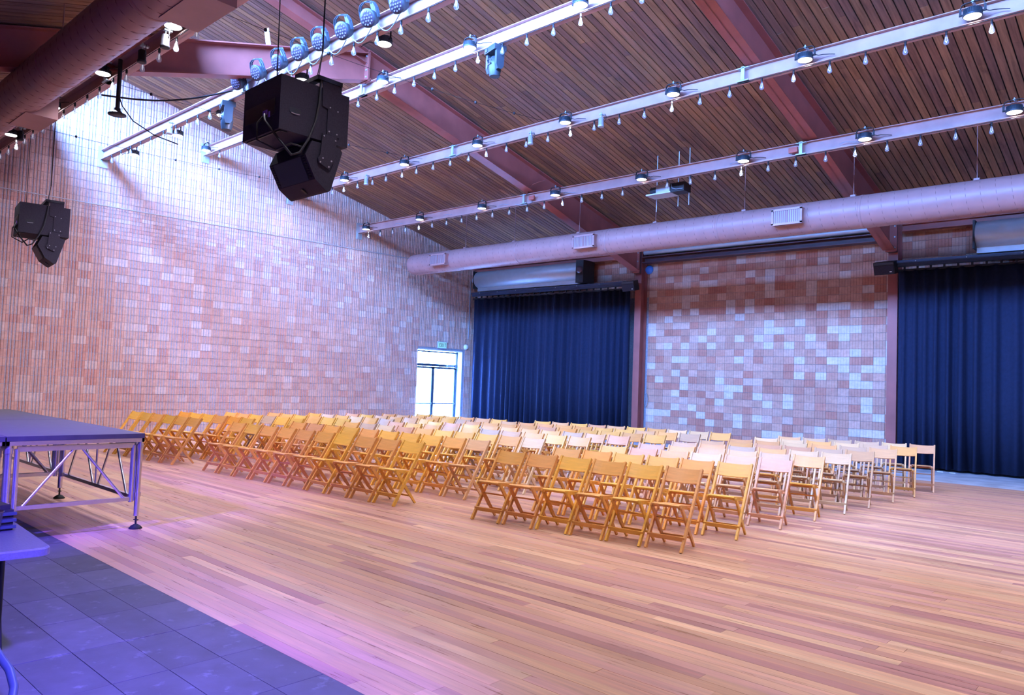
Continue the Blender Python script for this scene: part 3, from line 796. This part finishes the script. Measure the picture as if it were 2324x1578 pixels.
d1 = duct(-19.2, XE, DRY, DRZ, DRR, 'dusty pink round air duct hanging along the right side of the hall', [-16.64, -14.61, -12.27, -9.91, -7.59, -5.23, -3.04], zc, True)
def vent(root, xa, xb, ya, yb, za, zb, face):
    v = MB()
    v.box((xa, min(ya, yb), za), (xb, max(ya, yb), zb)); o = v.obj('vent_box', MT['duct'], root)
    f = MB(); t = .035
    if face == '-y':
        y = min(ya, yb)
        for a, b in (((xa - .01, y - .015, za - .01), (xb + .01, y, za + t)), ((xa - .01, y - .015, zb - t), (xb + .01, y, zb + .01)), ((xa - .01, y - .015, za), (xa + t, y, zb)), ((xb - t, y - .015, za), (xb + .01, y, zb))): f.box(a, b)
        f.box(((xa + xb) / 2 - .008, y - .012, za), ((xa + xb) / 2 + .008, y, zb)); f.obj('grille_frame', MT['duct'], o)
        n = 13
        for k in range(n):
            x = xa + t + (xb - xa - 2 * t) * (k + .5) / n
            MB().box((x - .006, y - .008, za + t), (x + .006, y + .002, zb - t)).obj('slat', MT['grille'], o)
        MB().box((xa + t, y - .003, za + t), (xb - t, y, zb - t)).obj('grille_back', MT['ductdark'], o)
    return o
for xa, xb in ((-17.78, -17.06), (-12.13, -11.45), (-6.76, -6.12)):
    vent(d1, xa, xb, -.44, -.1, -.17, .16, '-y')
d2 = duct(-19.6, XE, 3.23, 5.80, .30, 'dark pink round air duct hanging along the left side over the stage', [-18.5, -16.2, -13.9, -11.6, -9.3, -7.0, -4.7], zl, False)
for xa, xb in ((-14.1, -13.2), (-8.4, -7.5)):
    v = MB().prism([(.02, -.31), (.46, -.31), (.46, .03), (.15, .15)], xa, xb); v.obj('vent_box', MT['duct'], d2)

# ------------------------------------------------------------------ hung speakers
def speaker(loc, rz, label, drop):
    root = empty('hung_speaker', loc, (0, 0, rz)); tag(root, label, 'speaker', 'hung speaker clusters')
    # local: +x towards the hall side face, -y rear, z up; origin at the near top rear corner
    W, D, H = .80, .855, .59
    MB().box((-W, 0, -H), (0, D, 0)).obj('bass_cabinet', MT['blackbox'], root)
    MB().box((-W + .05, -.006, -.42), (-.10, 0, -.24)).obj('rear_panel', MT['black'], root)
    MB().box((-W + .04, .03, -H - .012), (-.03, .05, -H)).box((-.05, .03, -H - .012), (-.03, .12, -H)).obj('rail_groove', MT['black'], root)
    hd = MB()
    for k in range(12):
        pass
    pts = [(.14 + .03 * math.cos(a) if math.cos(a) < 0 else .225 + .03 * math.cos(a), -.355 + .033 * math.sin(a)) for a in [2 * PI * i / 16 for i in range(16)]]
    hd.prism(pts, -.004, .004); hd.obj('handle_recess', MT['black'], root)
    MB().tube([(.005, .135, -.385), (.012, .18, -.392), (.005, .235, -.385)], .006, 6).obj('handle_lip', MT['grille'], root)
    low = [(.404, -.62), (.702, -.615), (.765, -.622), (.795, -.66), (.667, -1.120), (.64, -1.14), (.612, -1.132), (.467, -1.034), (.331, -.789)]
    MB().prism(low, -.78, 0).obj('top_cabinet', MT['blackbox'], root)
    def onface(u, x, off):                                        # rear sloping face between two profile points
        a, b = Vector((0, .331, -.789)), Vector((0, .467, -1.034)); n = Vector((0, -.876, -.482))
        p = a + (b - a) * u + n * off; p.x = x; return p
    g = MB(); c = [onface(.03, -.10, .004), onface(.97, -.10, .004), onface(.97, -.68, .004), onface(.03, -.68, .004)]
    c2 = [onface(.03, -.10, .014), onface(.97, -.10, .014), onface(.97, -.68, .014), onface(.03, -.68, .014)]
    g.add(c + c2, [(0, 1, 2, 3), (7, 6, 5, 4), (0, 4, 5, 1), (1, 5, 6, 2), (2, 6, 7, 3), (3, 7, 4, 0)]); g.obj('grille_panel', MT['speakergrille'], root)
    for s_ in (-.055, -.725):
        for k in range(9):
            p, q = onface(.06 + k * .1, s_ - .02, .004), onface(.06 + k * .1, s_ + .02, .004)
            MB().bar(p, q, .012, .01).obj('grip_rib', MT['black'], root)
    b = MB(); a1, a2 = Vector((-.36, .52, -1.079)), Vector((-.36, .585, -1.119)); nn = Vector((0, -.5, -.87)) * .004
    b.bar(a1 + nn, a2 + nn, .035, .012, up=(0, -.5, -.87)); b.obj('handle_slot', MT['black'], root)
    br1 = [(.495, .071), (.74, .073), (.738, -.513), (.696, -.514), (.574, -.506), (.575, -.218), (.503, -.204)]
    br2 = [(.517, -.512), (.702, -.518), (.696, -.611), (.696, -.713), (.666, -.812), (.619, -.899), (.485, -.845), (.471, -.799), (.497, -.763)]
    MB().prism(br1, .003, .016).obj('upper_bracket', MT['blackbox'], root); MB().prism(br2, .017, .028).obj('lower_bracket', MT['blackbox'], root)
    MB().prism(br1, -W - .016, -W - .003).obj('upper_bracket', MT['blackbox'], root); MB().prism(br2, -W - .028, -W - .017).obj('lower_bracket', MT['blackbox'], root)
    for y, z in ((.60, -.20), (.70, -.22), (.60, -.47), (.70, -.48), (.53, -.54), (.68, -.56), (.53, -.79), (.64, -.80), (.61, -.87), (.50, -.84)):
        MB().cyl((.026 if z < -.5 else .014, y, z), (.036 if z < -.5 else .022, y, z), .009, 6).obj('bolt', MT['grille'], root)
    MB().box((-W - .03, .42, .072), (.03, .50, .118)).box((-W - .03, .66, .072), (.03, .74, .118)).box((-.06, .42, .072), (.03, .74, .118)).box((-W - .03, .42, .072), (-W + .06, .74, .118)).obj('fly_bar', MT['black'], root)
    MB().cyl((-.02, .46, .11), (-.035, .50, .40), .006, 6).cyl((-.06, .46, .11), (-.035, .50, .40), .006, 6).cyl((-.035, .50, .40), (-.035, .50, drop), .010, 6).obj('hanging_cable', MT['cable'], root)
    MB().cyl((-.35, .14, .0), (-.40, .14, drop), .007, 6).obj('rear_cable', MT['cable'], root)
    MB().tube([(-.33, -.01, -.40), (-.36, -.06, -.48), (-.35, -.06, -.66), (-.22, .10, -.76), (-.05, .18, -.70), (.0, .28, -.72)], .011, 8).obj('signal_cable', MT['cable'], root)
    MB().tube([(-.30, -.01, -.38), (-.20, -.06, -.48), (-.08, .05, -.68), (.005, .16, -.84), (.035, .24, -.80), (.035, .34, -.62), (.03, .42, -.40), (.03, .45, -.2), (.0, .48, .08)], .014, 8).obj('power_cable', MT['cable'], root)
    MB().box((-.34, -.012, -.39), (-.25, -.004, -.34)).box((-.22, -.014, -.43), (-.19, -.004, -.37)).obj('connector', MT['violet'], root)
    return root
speaker((-7.186, 4.068, 4.839), math.radians(-1), 'large black speaker cluster hanging near the middle, cables looped behind it', 1.95)
speaker((-16.85, 4.16, 4.80), math.radians(-8), 'black speaker cluster hanging before the end wall at the left picture edge', 2.0)

# ------------------------------------------------------------------ roller hoods, curtains, wall speakers
def hood(xa, xb, label, motor):
    root = empty('roller_hood', (xa, 19.42, 5.36)); tag(root, label, 'roller hood', 'metal roller hoods over the curtains')
    L_ = xb - xa
    MB().lathe([(.285, 0), (.30, .015), (.30, L_ - .015), (.285, L_)], 32, axis='x').obj('drum_cover', MT['galv'], root)
    MB().box((0, -.05, -.42), (L_, .22, -.36)).box((0, -.05, -.36), (L_, -.035, -.27)).obj('lower_tray', MT['galv'], root)
    MB().box((L_, -.30, -.42), (L_ + .30, .30, .31)).obj('end_bracket', MT['black'], root)
    MB().lathe([(.0, L_ + .02), (.15, L_ + .02), (.15, L_ - .0)], 6, axis='x', c=(0, 0, 0)).obj('bearing', MT['darksteel'], root)
    MB().lathe([(.10, -.305), (.12, -.31), (.12, -.318), (0, -.318)], 10, axis='y', c=(L_ + .15, 0, .0)).obj('gear_wheel', MT['darksteel'], root)
    MB().box((-.04, -.28, -.34), (0, .28, .30)).obj('end_plate', MT['black'], root)
    if motor:
        MB().lathe([(.08, -.30), (.09, -.29), (.09, -.12), (.06, -.10), (.06, -.04)], 14, axis='x').obj('motor', MT['galv'], root)
    MB().box((.05, .16, -.80), (L_, .20, -.66)).obj('bottom_bar', MT['galv'], root)
    return root
hood(-19.55, -14.85, 'long silver roller hood above the left navy curtain', True)
hood(-3.70, 1.2, 'silver roller hood above the right navy curtain at the picture edge', False)
def curtain(xa, xb, zt, label, trlab, seed):
    rg = random.Random(seed)
    n = int((xb - xa) / .03); rows = [zt, zt - .5, zt - 1.6, zt - 3.0, .05]
    ph = 0; phs = []
    for i in range(n + 1):
        ph += .03 * 2 * PI / (.31 + .09 * math.sin(i * .043 + seed) + rg.uniform(-.03, .03)); phs.append(ph)
    vs = []
    for r, z in enumerate(rows):
        for i in range(n + 1):
            t = r / 4; x = xa + (xb - xa) * i / n
            a = (.042 + .050 * t) * (1 + .35 * math.sin(i * .09 + seed))
            dy = a * math.sin(phs[i]) + .35 * a * math.sin(phs[i] * 2 + .8) + .012 * t * math.sin(phs[i] * .5)
            vs.append((x - xa + .02 * t * math.sin(phs[i] * .7), dy, z))
    fs = [(r * (n + 1) + i, (r + 1) * (n + 1) + i, (r + 1) * (n + 1) + i + 1, r * (n + 1) + i + 1) for r in range(4) for i in range(n)]
    m = MB().add(vs, fs, True)
    root = empty('curtain', (xa, 19.40, 0)); tag(root, label, 'curtain', 'navy stage curtains on the side wall')
    o = m.obj('cloth', MT['curtain'], root)
    so = o.modifiers.new('thickness', 'SOLIDIFY'); so.thickness = .004
    MB().box((0, -.03, zt - .01), (xb - xa, .03, zt + .035)).obj('heading_tape', MT['black'], root)
    gl = MB()
    for k in range(int((xb - xa) / .28)):
        MB().box((.14 + k * .28 - .02, -.02, zt + .03), (.14 + k * .28 + .02, .02, zt + .095)).obj('glider', MT['black'], root)
    tr = empty('curtain_track', (xa, 19.40, zt)); tag(tr, trlab, 'curtain track')
    MB().box((-.02, -.06, .10), (xb - xa + .02, .06, .20)).box((-.02, -.10, .17), (xb - xa + .02, -.06, .24)).obj('rail', MT['blackrail'], tr)
    for k in range(8):
        x = .4 + k * (xb - xa - .6) / 7
        MB().cyl((x, -.105, .205), (x, -.098, .205), .012, 6).obj('screw', MT['white'], tr)
MT['blackrail'] = plain('dark_blue_grey_rail', (.05, .07, .12), .35, metal=.3)
curtain(XW + .32, -12.95, 4.66, 'navy blue curtain hung between the end wall and the first column', 'dark curtain track above the left curtain', 1.3)
curtain(-5.33, 2.6, 4.66, 'navy blue curtain hung right of the second column', 'dark curtain track above the right curtain', 4.1)
def wall_speaker(x, label):
    root = empty('wall_speaker', (x, 19.28, 4.74), (math.radians(16), 0, math.radians(-6))); tag(root, label, 'speaker', 'black speakers on the columns')
    MB().box((-.24, -.10, -.15), (.24, .12, .15)).obj('cabinet', MT['black'], root)
    MB().box((-.225, -.112, -.14), (.225, -.10, .07)).obj('grille', MT['blackbox'], root)
    MB().box((-.225, -.108, .085), (.225, -.10, .14)).obj('top_band', MT['speakergrille'], root)
    MB().box((.13, -.116, -.10), (.18, -.112, -.075)).obj('badge', MT['white'], root)
    MB().box((-.05, .12, -.05), (.05, .30, .05)).obj('bracket', MT['black'], root)
wall_speaker(-12.86, 'black tilted wall speaker on the left column')
wall_speaker(-5.58, 'black tilted wall speaker on the right column')
be = MB().lathe([(0, -.10), (.05, -.095), (.11, -.06), (.135, -.01), (.14, .0), (.05, .02), (.05, .03)], 20, axis='y').obj('bell', MT['bellblue'], None, (-12.60, YS - .03, 5.30))
tag(be, 'round blue bell on the tiles beside the left column top', 'bell')
tag(MB().tube([(-12.58 + .05 * math.sin(a), YS - .05, 1.28 + .20 * math.cos(a)) for a in [i * .5 for i in range(14)]], .010, 6).obj('cord_loop', MT['palecable']), 'pale coiled cord hanging beside the left column', 'cord')
tag(MB().tube([(XW + .015, 3.0 + i, 5.62 + .012 * i) for i in range(17)], .011, 6).obj('wall_conduit', MT['galv']), 'thin conduit running across the end wall tiles', 'conduit')
tag(MB().tube([(XW + .015, 19.52, 3.2), (XW + .015, 19.52, 4.6), (XW + .015, 19.52, 5.4)], .012, 6).obj('wall_conduit', MT['palecable']), 'thin upright conduit above the alarm horn', 'conduit')
# pale scraps along the curtain foot
for k, (x, y) in enumerate(((-4.35, 19.22), (-4.1, 19.2))):
    tag(MB().box((-.06, -.03, 0), (.06, .03, .012)).obj('paper_scrap', MT['pale'], None, (x, y, -.004)), 'white paper scrap at the right curtain foot, %s the second column' % ('nearer' if k == 0 else 'farther from'), 'paper', 'paper scraps at the curtain foot')

# ------------------------------------------------------------------ projector on its shelf
pj = empty('projector', (-8.98, 14.95, 6.20)); tag(pj, 'silver projector on a shelf hanging behind the fifth beam', 'projector')
MB().box((-.26, -.16, -.07), (.10, .16, .10)).obj('body', MT['galv'], pj)
MB().lathe([(.085, -.44), (.09, -.43), (.09, -.26), (.075, -.25)], 16, axis='x', c=(0, -.05, .01)).obj('lens_barrel', MT['lampgrey'], pj)
MB().lathe([(0, -.435), (.05, -.438), (.07, -.445)], 14, axis='x', c=(0, -.05, .01)).obj('lens', MT['black'], pj)
MB().box((.12, -.15, -.10), (.46, .16, .10)).obj('control_box', MT['black'], pj)
MB().box((-.50, -.20, -.115), (.14, .20, -.085)).obj('shelf', MT['galv'], pj)
MB().tube([(.14, -.16, .08), (.18, -.19, -.02), (.28, -.19, -.06), (.44, -.17, -.06)], .010, 6).obj('cable', MT['palecable'], pj)
for x, y, lo in ((-.44, .18, -.42), (.13, .18, -.36), (.44, .12, -.38)):
    MB().cyl((x, y, lo), (x, y, zc(14.95 + y) - 6.20), .011, 6).obj('threaded_rod', MT['galv'], pj)

# ------------------------------------------------------------------ stage platforms
def foot(x, y, parent):
    f = MB().lathe([(.062, 0), (.066, .008), (.045, .03), (.02, .045), (0, .05)], 16, c=(x, y, 0)); o = f.obj('foot', MT['rubber'], parent)
    s = MB().cyl((x, y, .04), (x, y, .14), .010, 8).bar((x - .05, y, .085), (x + .05, y, .095), .012, .012).obj('screw_jack', MT['black'], parent)
def deck(x0, x1, y0, y1, zt, label, legs):
    root = empty('stage_deck', ((x0 + x1) / 2, (y0 + y1) / 2, 0)); tag(root, label, 'stage', 'stage decks')
    T = Vector((-(x0 + x1) / 2, -(y0 + y1) / 2, 0))
    def put(mb, name, m, parent=root):
        mb.v = [tuple(Vector(p) + T) for p in mb.v]; return mb.obj(name, m, parent)
    g = .006
    put(MB().box((x0 + g, y0 + g, zt - .045), (x1 - g, y1 - g, zt)), 'deck_panel', MT['deck'])
    e = MB()
    for a, b in (((x0 + g, y0 + g), (x1 - g, y0 + .03)), ((x0 + g, y1 - .03), (x1 - g, y1 - g)), ((x0 + g, y0 + g), (x0 + .03, y1 - g)), ((x1 - .03, y0 + g), (x1 - g, y1 - g))):
        e.box((a[0], a[1], zt - .085), (b[0], b[1], zt - .047))
    put(e, 'edge_trim', MT['alu'])
    zl0, zu = .31, zt - .12
    for p, q in (((x1 - .035, y0), (x1 - .035, y1)), ((x0 + .035, y0), (x0 + .035, y1)), ((x0, y1 - .035), (x1, y1 - .035)), ((x0, y0 + .035), (x1, y0 + .035))):
        P = lambda t, z: (p[0] + (q[0] - p[0]) * t, p[1] + (q[1] - p[1]) * t, z)
        L_ = math.hypot(q[0] - p[0], q[1] - p[1]); e_ = .10 / L_
        f = MB().bar(P(e_, zu), P(1 - e_, zu), .035, .05).bar(P(e_, zl0), P(1 - e_, zl0), .032, .038)
        for t in (e_, 1 - e_): f.cyl(P(t, zl0 - .03), P(t, zu), .024, 10)
        n = 2 if L_ < 1.5 else 4
        for k in range(n):
            a, b = (.10 + .80 * k / n), (.10 + .80 * (k + 1) / n)
            if k % 2 == 0: f.cyl(P(a + .03, zl0), P(b - .02, zu), .013, 8)
            else: f.cyl(P(a + .02, zu), P(b - .03, zl0), .013, 8)
        if n == 4: f.cyl(P(.5, zl0), P(.5, zu), .012, 8)
        put(f, 'side_truss', MT['alu'])
    for x, y in legs:
        l = put(MB().cyl((x, y, .13), (x, y, zt - .07), .026, 14), 'leg', MT['alu'])
        for za, zb in ((zt - .16, zt - .11), (.33, .37)):
            put(MB().cyl((x, y, za), (x, y, zb), .034, 12), 'leg_clamp', MT['alu'], l)
        put(MB().cyl((x + .026, y, .47), (x + .034, y, .47), .010, 8), 'pin', MT['alu'], l)
        ft = MB().lathe([(.062, 0), (.066, .008), (.045, .03), (.02, .045), (0, .05)], 16, c=(x, y, 0)); put(ft, 'foot', MT['rubber'], l)
        put(MB().cyl((x, y, .04), (x, y, .14), .010, 8).bar((x - .05, y, .085), (x + .05, y, .095), .012, .012), 'screw_jack', MT['black'], l)
SXA, SXB, SXC = -8.10, -10.54, -12.98
deck(SXB, SXA, 2.02, 3.26, .98, 'stage platform at the corner nearest the front chairs', [(SXA - .035, 3.225), (SXB + .035, 3.225), (SXA - .035, 2.055)])
deck(SXB, SXA, .78, 2.02, .98, 'stage platform at the picture edge beside the corner platform', [(SXA - .035, .815)])
deck(SXC, SXB, 2.02, 3.26, .98, 'stage platform farther along towards the end wall, audience side', [(SXC + .035, 3.225)])
deck(SXC, SXB, .78, 2.02, .98, 'stage platform farther along towards the end wall, rear side', [(SXC + .035, .815)])

# ------------------------------------------------------------------ table with cup and gadget at the lower left
tb = empty('folding_table', (-5.15, .95, 0), (0, 0, math.radians(-3))); tag(tb, 'dark plastic folding table with rounded corners beside the stage', 'table')
def rounded(x0, x1, y0, y1, r, n=6):
    o = []
    for cx, cy, a0 in ((x1 - r, y1 - r, 0), (x0 + r, y1 - r, PI / 2), (x0 + r, y0 + r, PI), (x1 - r, y0 + r, 1.5 * PI)):
        for k in range(n + 1):
            a = a0 + PI / 2 * k / n; o.append((cx + r * math.cos(a), cy + r * math.sin(a)))
    return o
tp = MB(); o_ = rounded(-.92, .92, -.38, .38, .07); i_ = rounded(-.912, .912, -.372, .372, .065)
n_ = len(o_); tp.add([(x, y, .71) for x, y in o_] + [(x, y, .742) for x, y in o_] + [(x, y, .75) for x, y in i_],
    [tuple(range(n_ - 1, -1, -1)), tuple(range(2 * n_, 3 * n_))] + [(a + i, a + (i + 1) % n_, a + n_ + (i + 1) % n_, a + n_ + i) for a in (0, n_) for i in range(n_)])
tp.obj('table_top', plain('dark_table_plastic', (.10, .095, .12), .42, noise=.1, nscale=80, bump=.15), tb)
for sx in (-1, 1):
    xx = sx * .26
    MB().tube([(xx, .30, .70), (xx, .30, .25), (xx + .02 * sx, .31, .06), (xx + .02 * sx, .27, .016), (xx + .02 * sx, -.27, .016), (xx + .02 * sx, -.31, .06), (xx, -.30, .25), (xx, -.30, .70)], .014, 10).obj('leg', MT['black'], tb)
MB().tube([(-.26, 0, .69), (.26, 0, .69)], .012, 8).box((.84, .26, .70), (.87, .29, .712)).obj('under_brace', MT['black'], tb)
cp = empty('plastic_cup', (-4.69, 1.135, .751)); tag(cp, 'clear plastic cup standing on the dark folding table', 'cup')
MB().lathe([(0, .002), (.030, .0), (.032, .004), (.045, .118), (.047, .120), (.043, .119), (.030, .008), (0, .006)], 24).obj('cup_wall', MT['cup'], cp)
MB().lathe([(.046, .116), (.048, .120), (.046, .123), (.044, .120), (.046, .116)], 24).obj('rim', MT['cup'], cp)
gd = empty('ridged_device', (-4.86, 1.20, .751), (0, 0, math.radians(6))); tag(gd, 'small black ridged device behind the clear cup on the table', 'device')
MB().box((-.10, -.035, 0), (.10, .035, .11)).obj('body', MT['black'], gd)
for k in range(3): MB().box((-.108, -.045, .012 + k * .035), (.118, .045, .028 + k * .035)).obj('ridge', MT['blackrail'], gd)
MB().box((-.06, -.025, .11), (.08, .025, .135)).obj('cap', MT['black'], gd)
# bent tube of a stand in the lower left corner
tag(MB().tube([(-4.45, .86, .58), (-4.20, .99, .43), (-4.005, 1.031, .33), (-3.926, 1.052, .285), (-3.84, 1.05, .235), (-3.76, 1.02, .19), (-3.70, .97, .12), (-3.69, .93, .05), (-3.70, .85, .020), (-3.80, .40, .020)], .018, 12).obj('stand_tube', MT['blackrail']),
    'dark bent metal tube of a stand in the lower left corner', 'stand')

# ------------------------------------------------------------------ wooden folding chairs
def chair_proto():
    root = empty('folding_chair'); tag(root, 'x', 'chair', 'wooden folding chairs set out in rows')
    m = MT['chair']; o = -.26                                     # shift so the origin is under the middle
    def sp(z): return o + .65 * z                                  # line of the long back posts
    for s in (-1, 1):
        x = s * .194
        MB().bar((x, sp(0), 0), (x, sp(.80), .80), .024, .040, up=(0, -1, .65)).obj('back_post', m, root)
        # rear leg: thick upper part with a step to a slimmer foot
        x2 = s * .164; a, b = Vector((0, o + .055, .452)), Vector((0, o + .415, .0)); d = (b - a).normalized(); nrm = Vector((0, d.z, -d.y))
        def P(t, k): v = a + (b - a) * t + nrm * k; return (v.y, v.z)
        poly = [P(0, .010), P(.02, .020), P(.66, .024), P(.68, .018), P(.76, .018), P(.78, .014), P(.995, .014), P(1.0, -.014), P(.60, -.018), (P(.02, -.018)), P(-.015, -.004)]
        poly = [(y, max(z, 0)) for y, z in poly]
        MB().prism(poly, x2 - .011, x2 + .011).obj('rear_leg', m, root)
    # seat: thin board with front and side rails
    st = MB().prism([(o + .03, .462), (o + .05, .468), (o + .375, .432), (o + .375, .420), (o + .03, .448)], -.148, .148)
    st.prism([(o + .05, .452), (o + .36, .421), (o + .36, .395), (o + .05, .424)], -.148, -.128).prism([(o + .05, .452), (o + .36, .421), (o + .36, .395), (o + .05, .424)], .128, .148)
    st.obj('seat', m, root)
    MB().bar((-.182, o + .27, .412), (.182, o + .27, .412), .028, .022).obj('seat_pivot_rail', m, root)
    bk = MB(); n = 8; c0, c1 = .655, .795; pts = []
    vs = []
    for z, off in ((c0, .006), (c1, .006), (c0, -.008), (c1, -.008)):
        for k in range(n + 1):
            x = -.182 + .364 * k / n; bow = .018 * (1 - (x / .182) ** 2)
            vs.append((x, sp(z) - off * 1.0 + bow * .9, z + off * .65 - bow * .55))
    N1 = n + 1
    fs = []
    for k in range(n):
        fs += [(k, k + 1, N1 + k + 1, N1 + k), (2 * N1 + k + 1, 2 * N1 + k, 3 * N1 + k, 3 * N1 + k + 1), (N1 + k, N1 + k + 1, 3 * N1 + k + 1, 3 * N1 + k), (k + 1, k, 2 * N1 + k, 2 * N1 + k + 1)]
    fs += [(0, N1, 3 * N1, 2 * N1), (n, 2 * N1 + n, 3 * N1 + n, N1 + n)]
    bk.add(vs, fs); bk.obj('backrest', m, root)
    MB().bar((-.206, sp(.135) - .022, .128), (.206, sp(.135) - .022, .128), .014, .045, up=(0, -.3, 1)).obj('front_rail', m, root)
    MB().cyl((-.164, o + .17, .305), (.164, o + .17, .305), .010, 8).obj('cross_rod', m, root)
    MB().bar((-.164, o + .335, .105), (.164, o + .335, .105), .014, .022).obj('rear_rail', m, root)
    return root
TONES = [('honey-toned', (.80, .38, .085)), ('golden', (.84, .44, .07)), ('tan', (.70, .38, .16)), ('greyish tan', (.58, .37, .22)), ('amber', (.82, .35, .05)),
         ('pale straw', (.76, .50, .25)), ('reddish tan', (.66, .32, .15)), ('honey-toned', (.76, .35, .10))]
cp0 = chair_proto(); used = False
rc = random.Random(21)
BLK = [('left-hand', 6, 8, (-15.58, 6.10), (-13.40, 6.28), (-13.98, 12.2), (-11.80, 12.6), 0),
       ('middle', 10, 8, (-12.05, 6.40), (-7.88, 6.72), (-11.0, 13.2), (-7.08, 14.1), .02),
       ('right-hand', 6, 9, (-6.27, 6.98), (-4.08, 7.33), (-5.86, 14.55), (-3.69, 15.25), .02)]
for name, nc, nr, FL, FR, BL, BR, gap in BLK:
    for r in range(nr):
        t = r / (nr - 1); t = t + gap * math.sin(PI * min(1, t * 1.6)) if r else 0
        a = (FL[0] + (BL[0] - FL[0]) * t, FL[1] + (BL[1] - FL[1]) * t); b = (FR[0] + (BR[0] - FR[0]) * t, FR[1] + (BR[1] - FR[1]) * t)
        ang = math.atan2(b[1] - a[1], b[0] - a[0]) * .7
        for k in range(nc):
            u = k / (nc - 1)
            x = a[0] + (b[0] - a[0]) * u + rc.uniform(-.004, .004); y = a[1] + (b[1] - a[1]) * u - .26 + rc.uniform(-.012, .012)
            o = copy_tree(cp0) if used else cp0; used = True
            o.location = (x, y, 0); o.rotation_euler = (0, 0, ang + rc.uniform(-.012, .012))
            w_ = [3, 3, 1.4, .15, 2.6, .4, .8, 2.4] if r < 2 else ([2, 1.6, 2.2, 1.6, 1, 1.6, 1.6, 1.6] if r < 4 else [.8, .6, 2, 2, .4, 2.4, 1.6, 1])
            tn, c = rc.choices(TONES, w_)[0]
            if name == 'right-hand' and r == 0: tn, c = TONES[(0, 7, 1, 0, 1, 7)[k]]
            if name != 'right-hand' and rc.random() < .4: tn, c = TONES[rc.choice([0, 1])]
            kk = rc.uniform(.9, 1.1) * (1 if r < 3 else (.88 if r < 5 else .76)); setcol(o, tuple(v * kk for v in c))  # rows farther back get darker wood colour to offset the strong daylight there
            rn = 'front' if r == 0 else ('back' if r == nr - 1 else ORD[r])
            o['label'] = '%s wooden folding chair, %s from the left in the %s row, %s block' % (tn, ORD[k], rn, name)
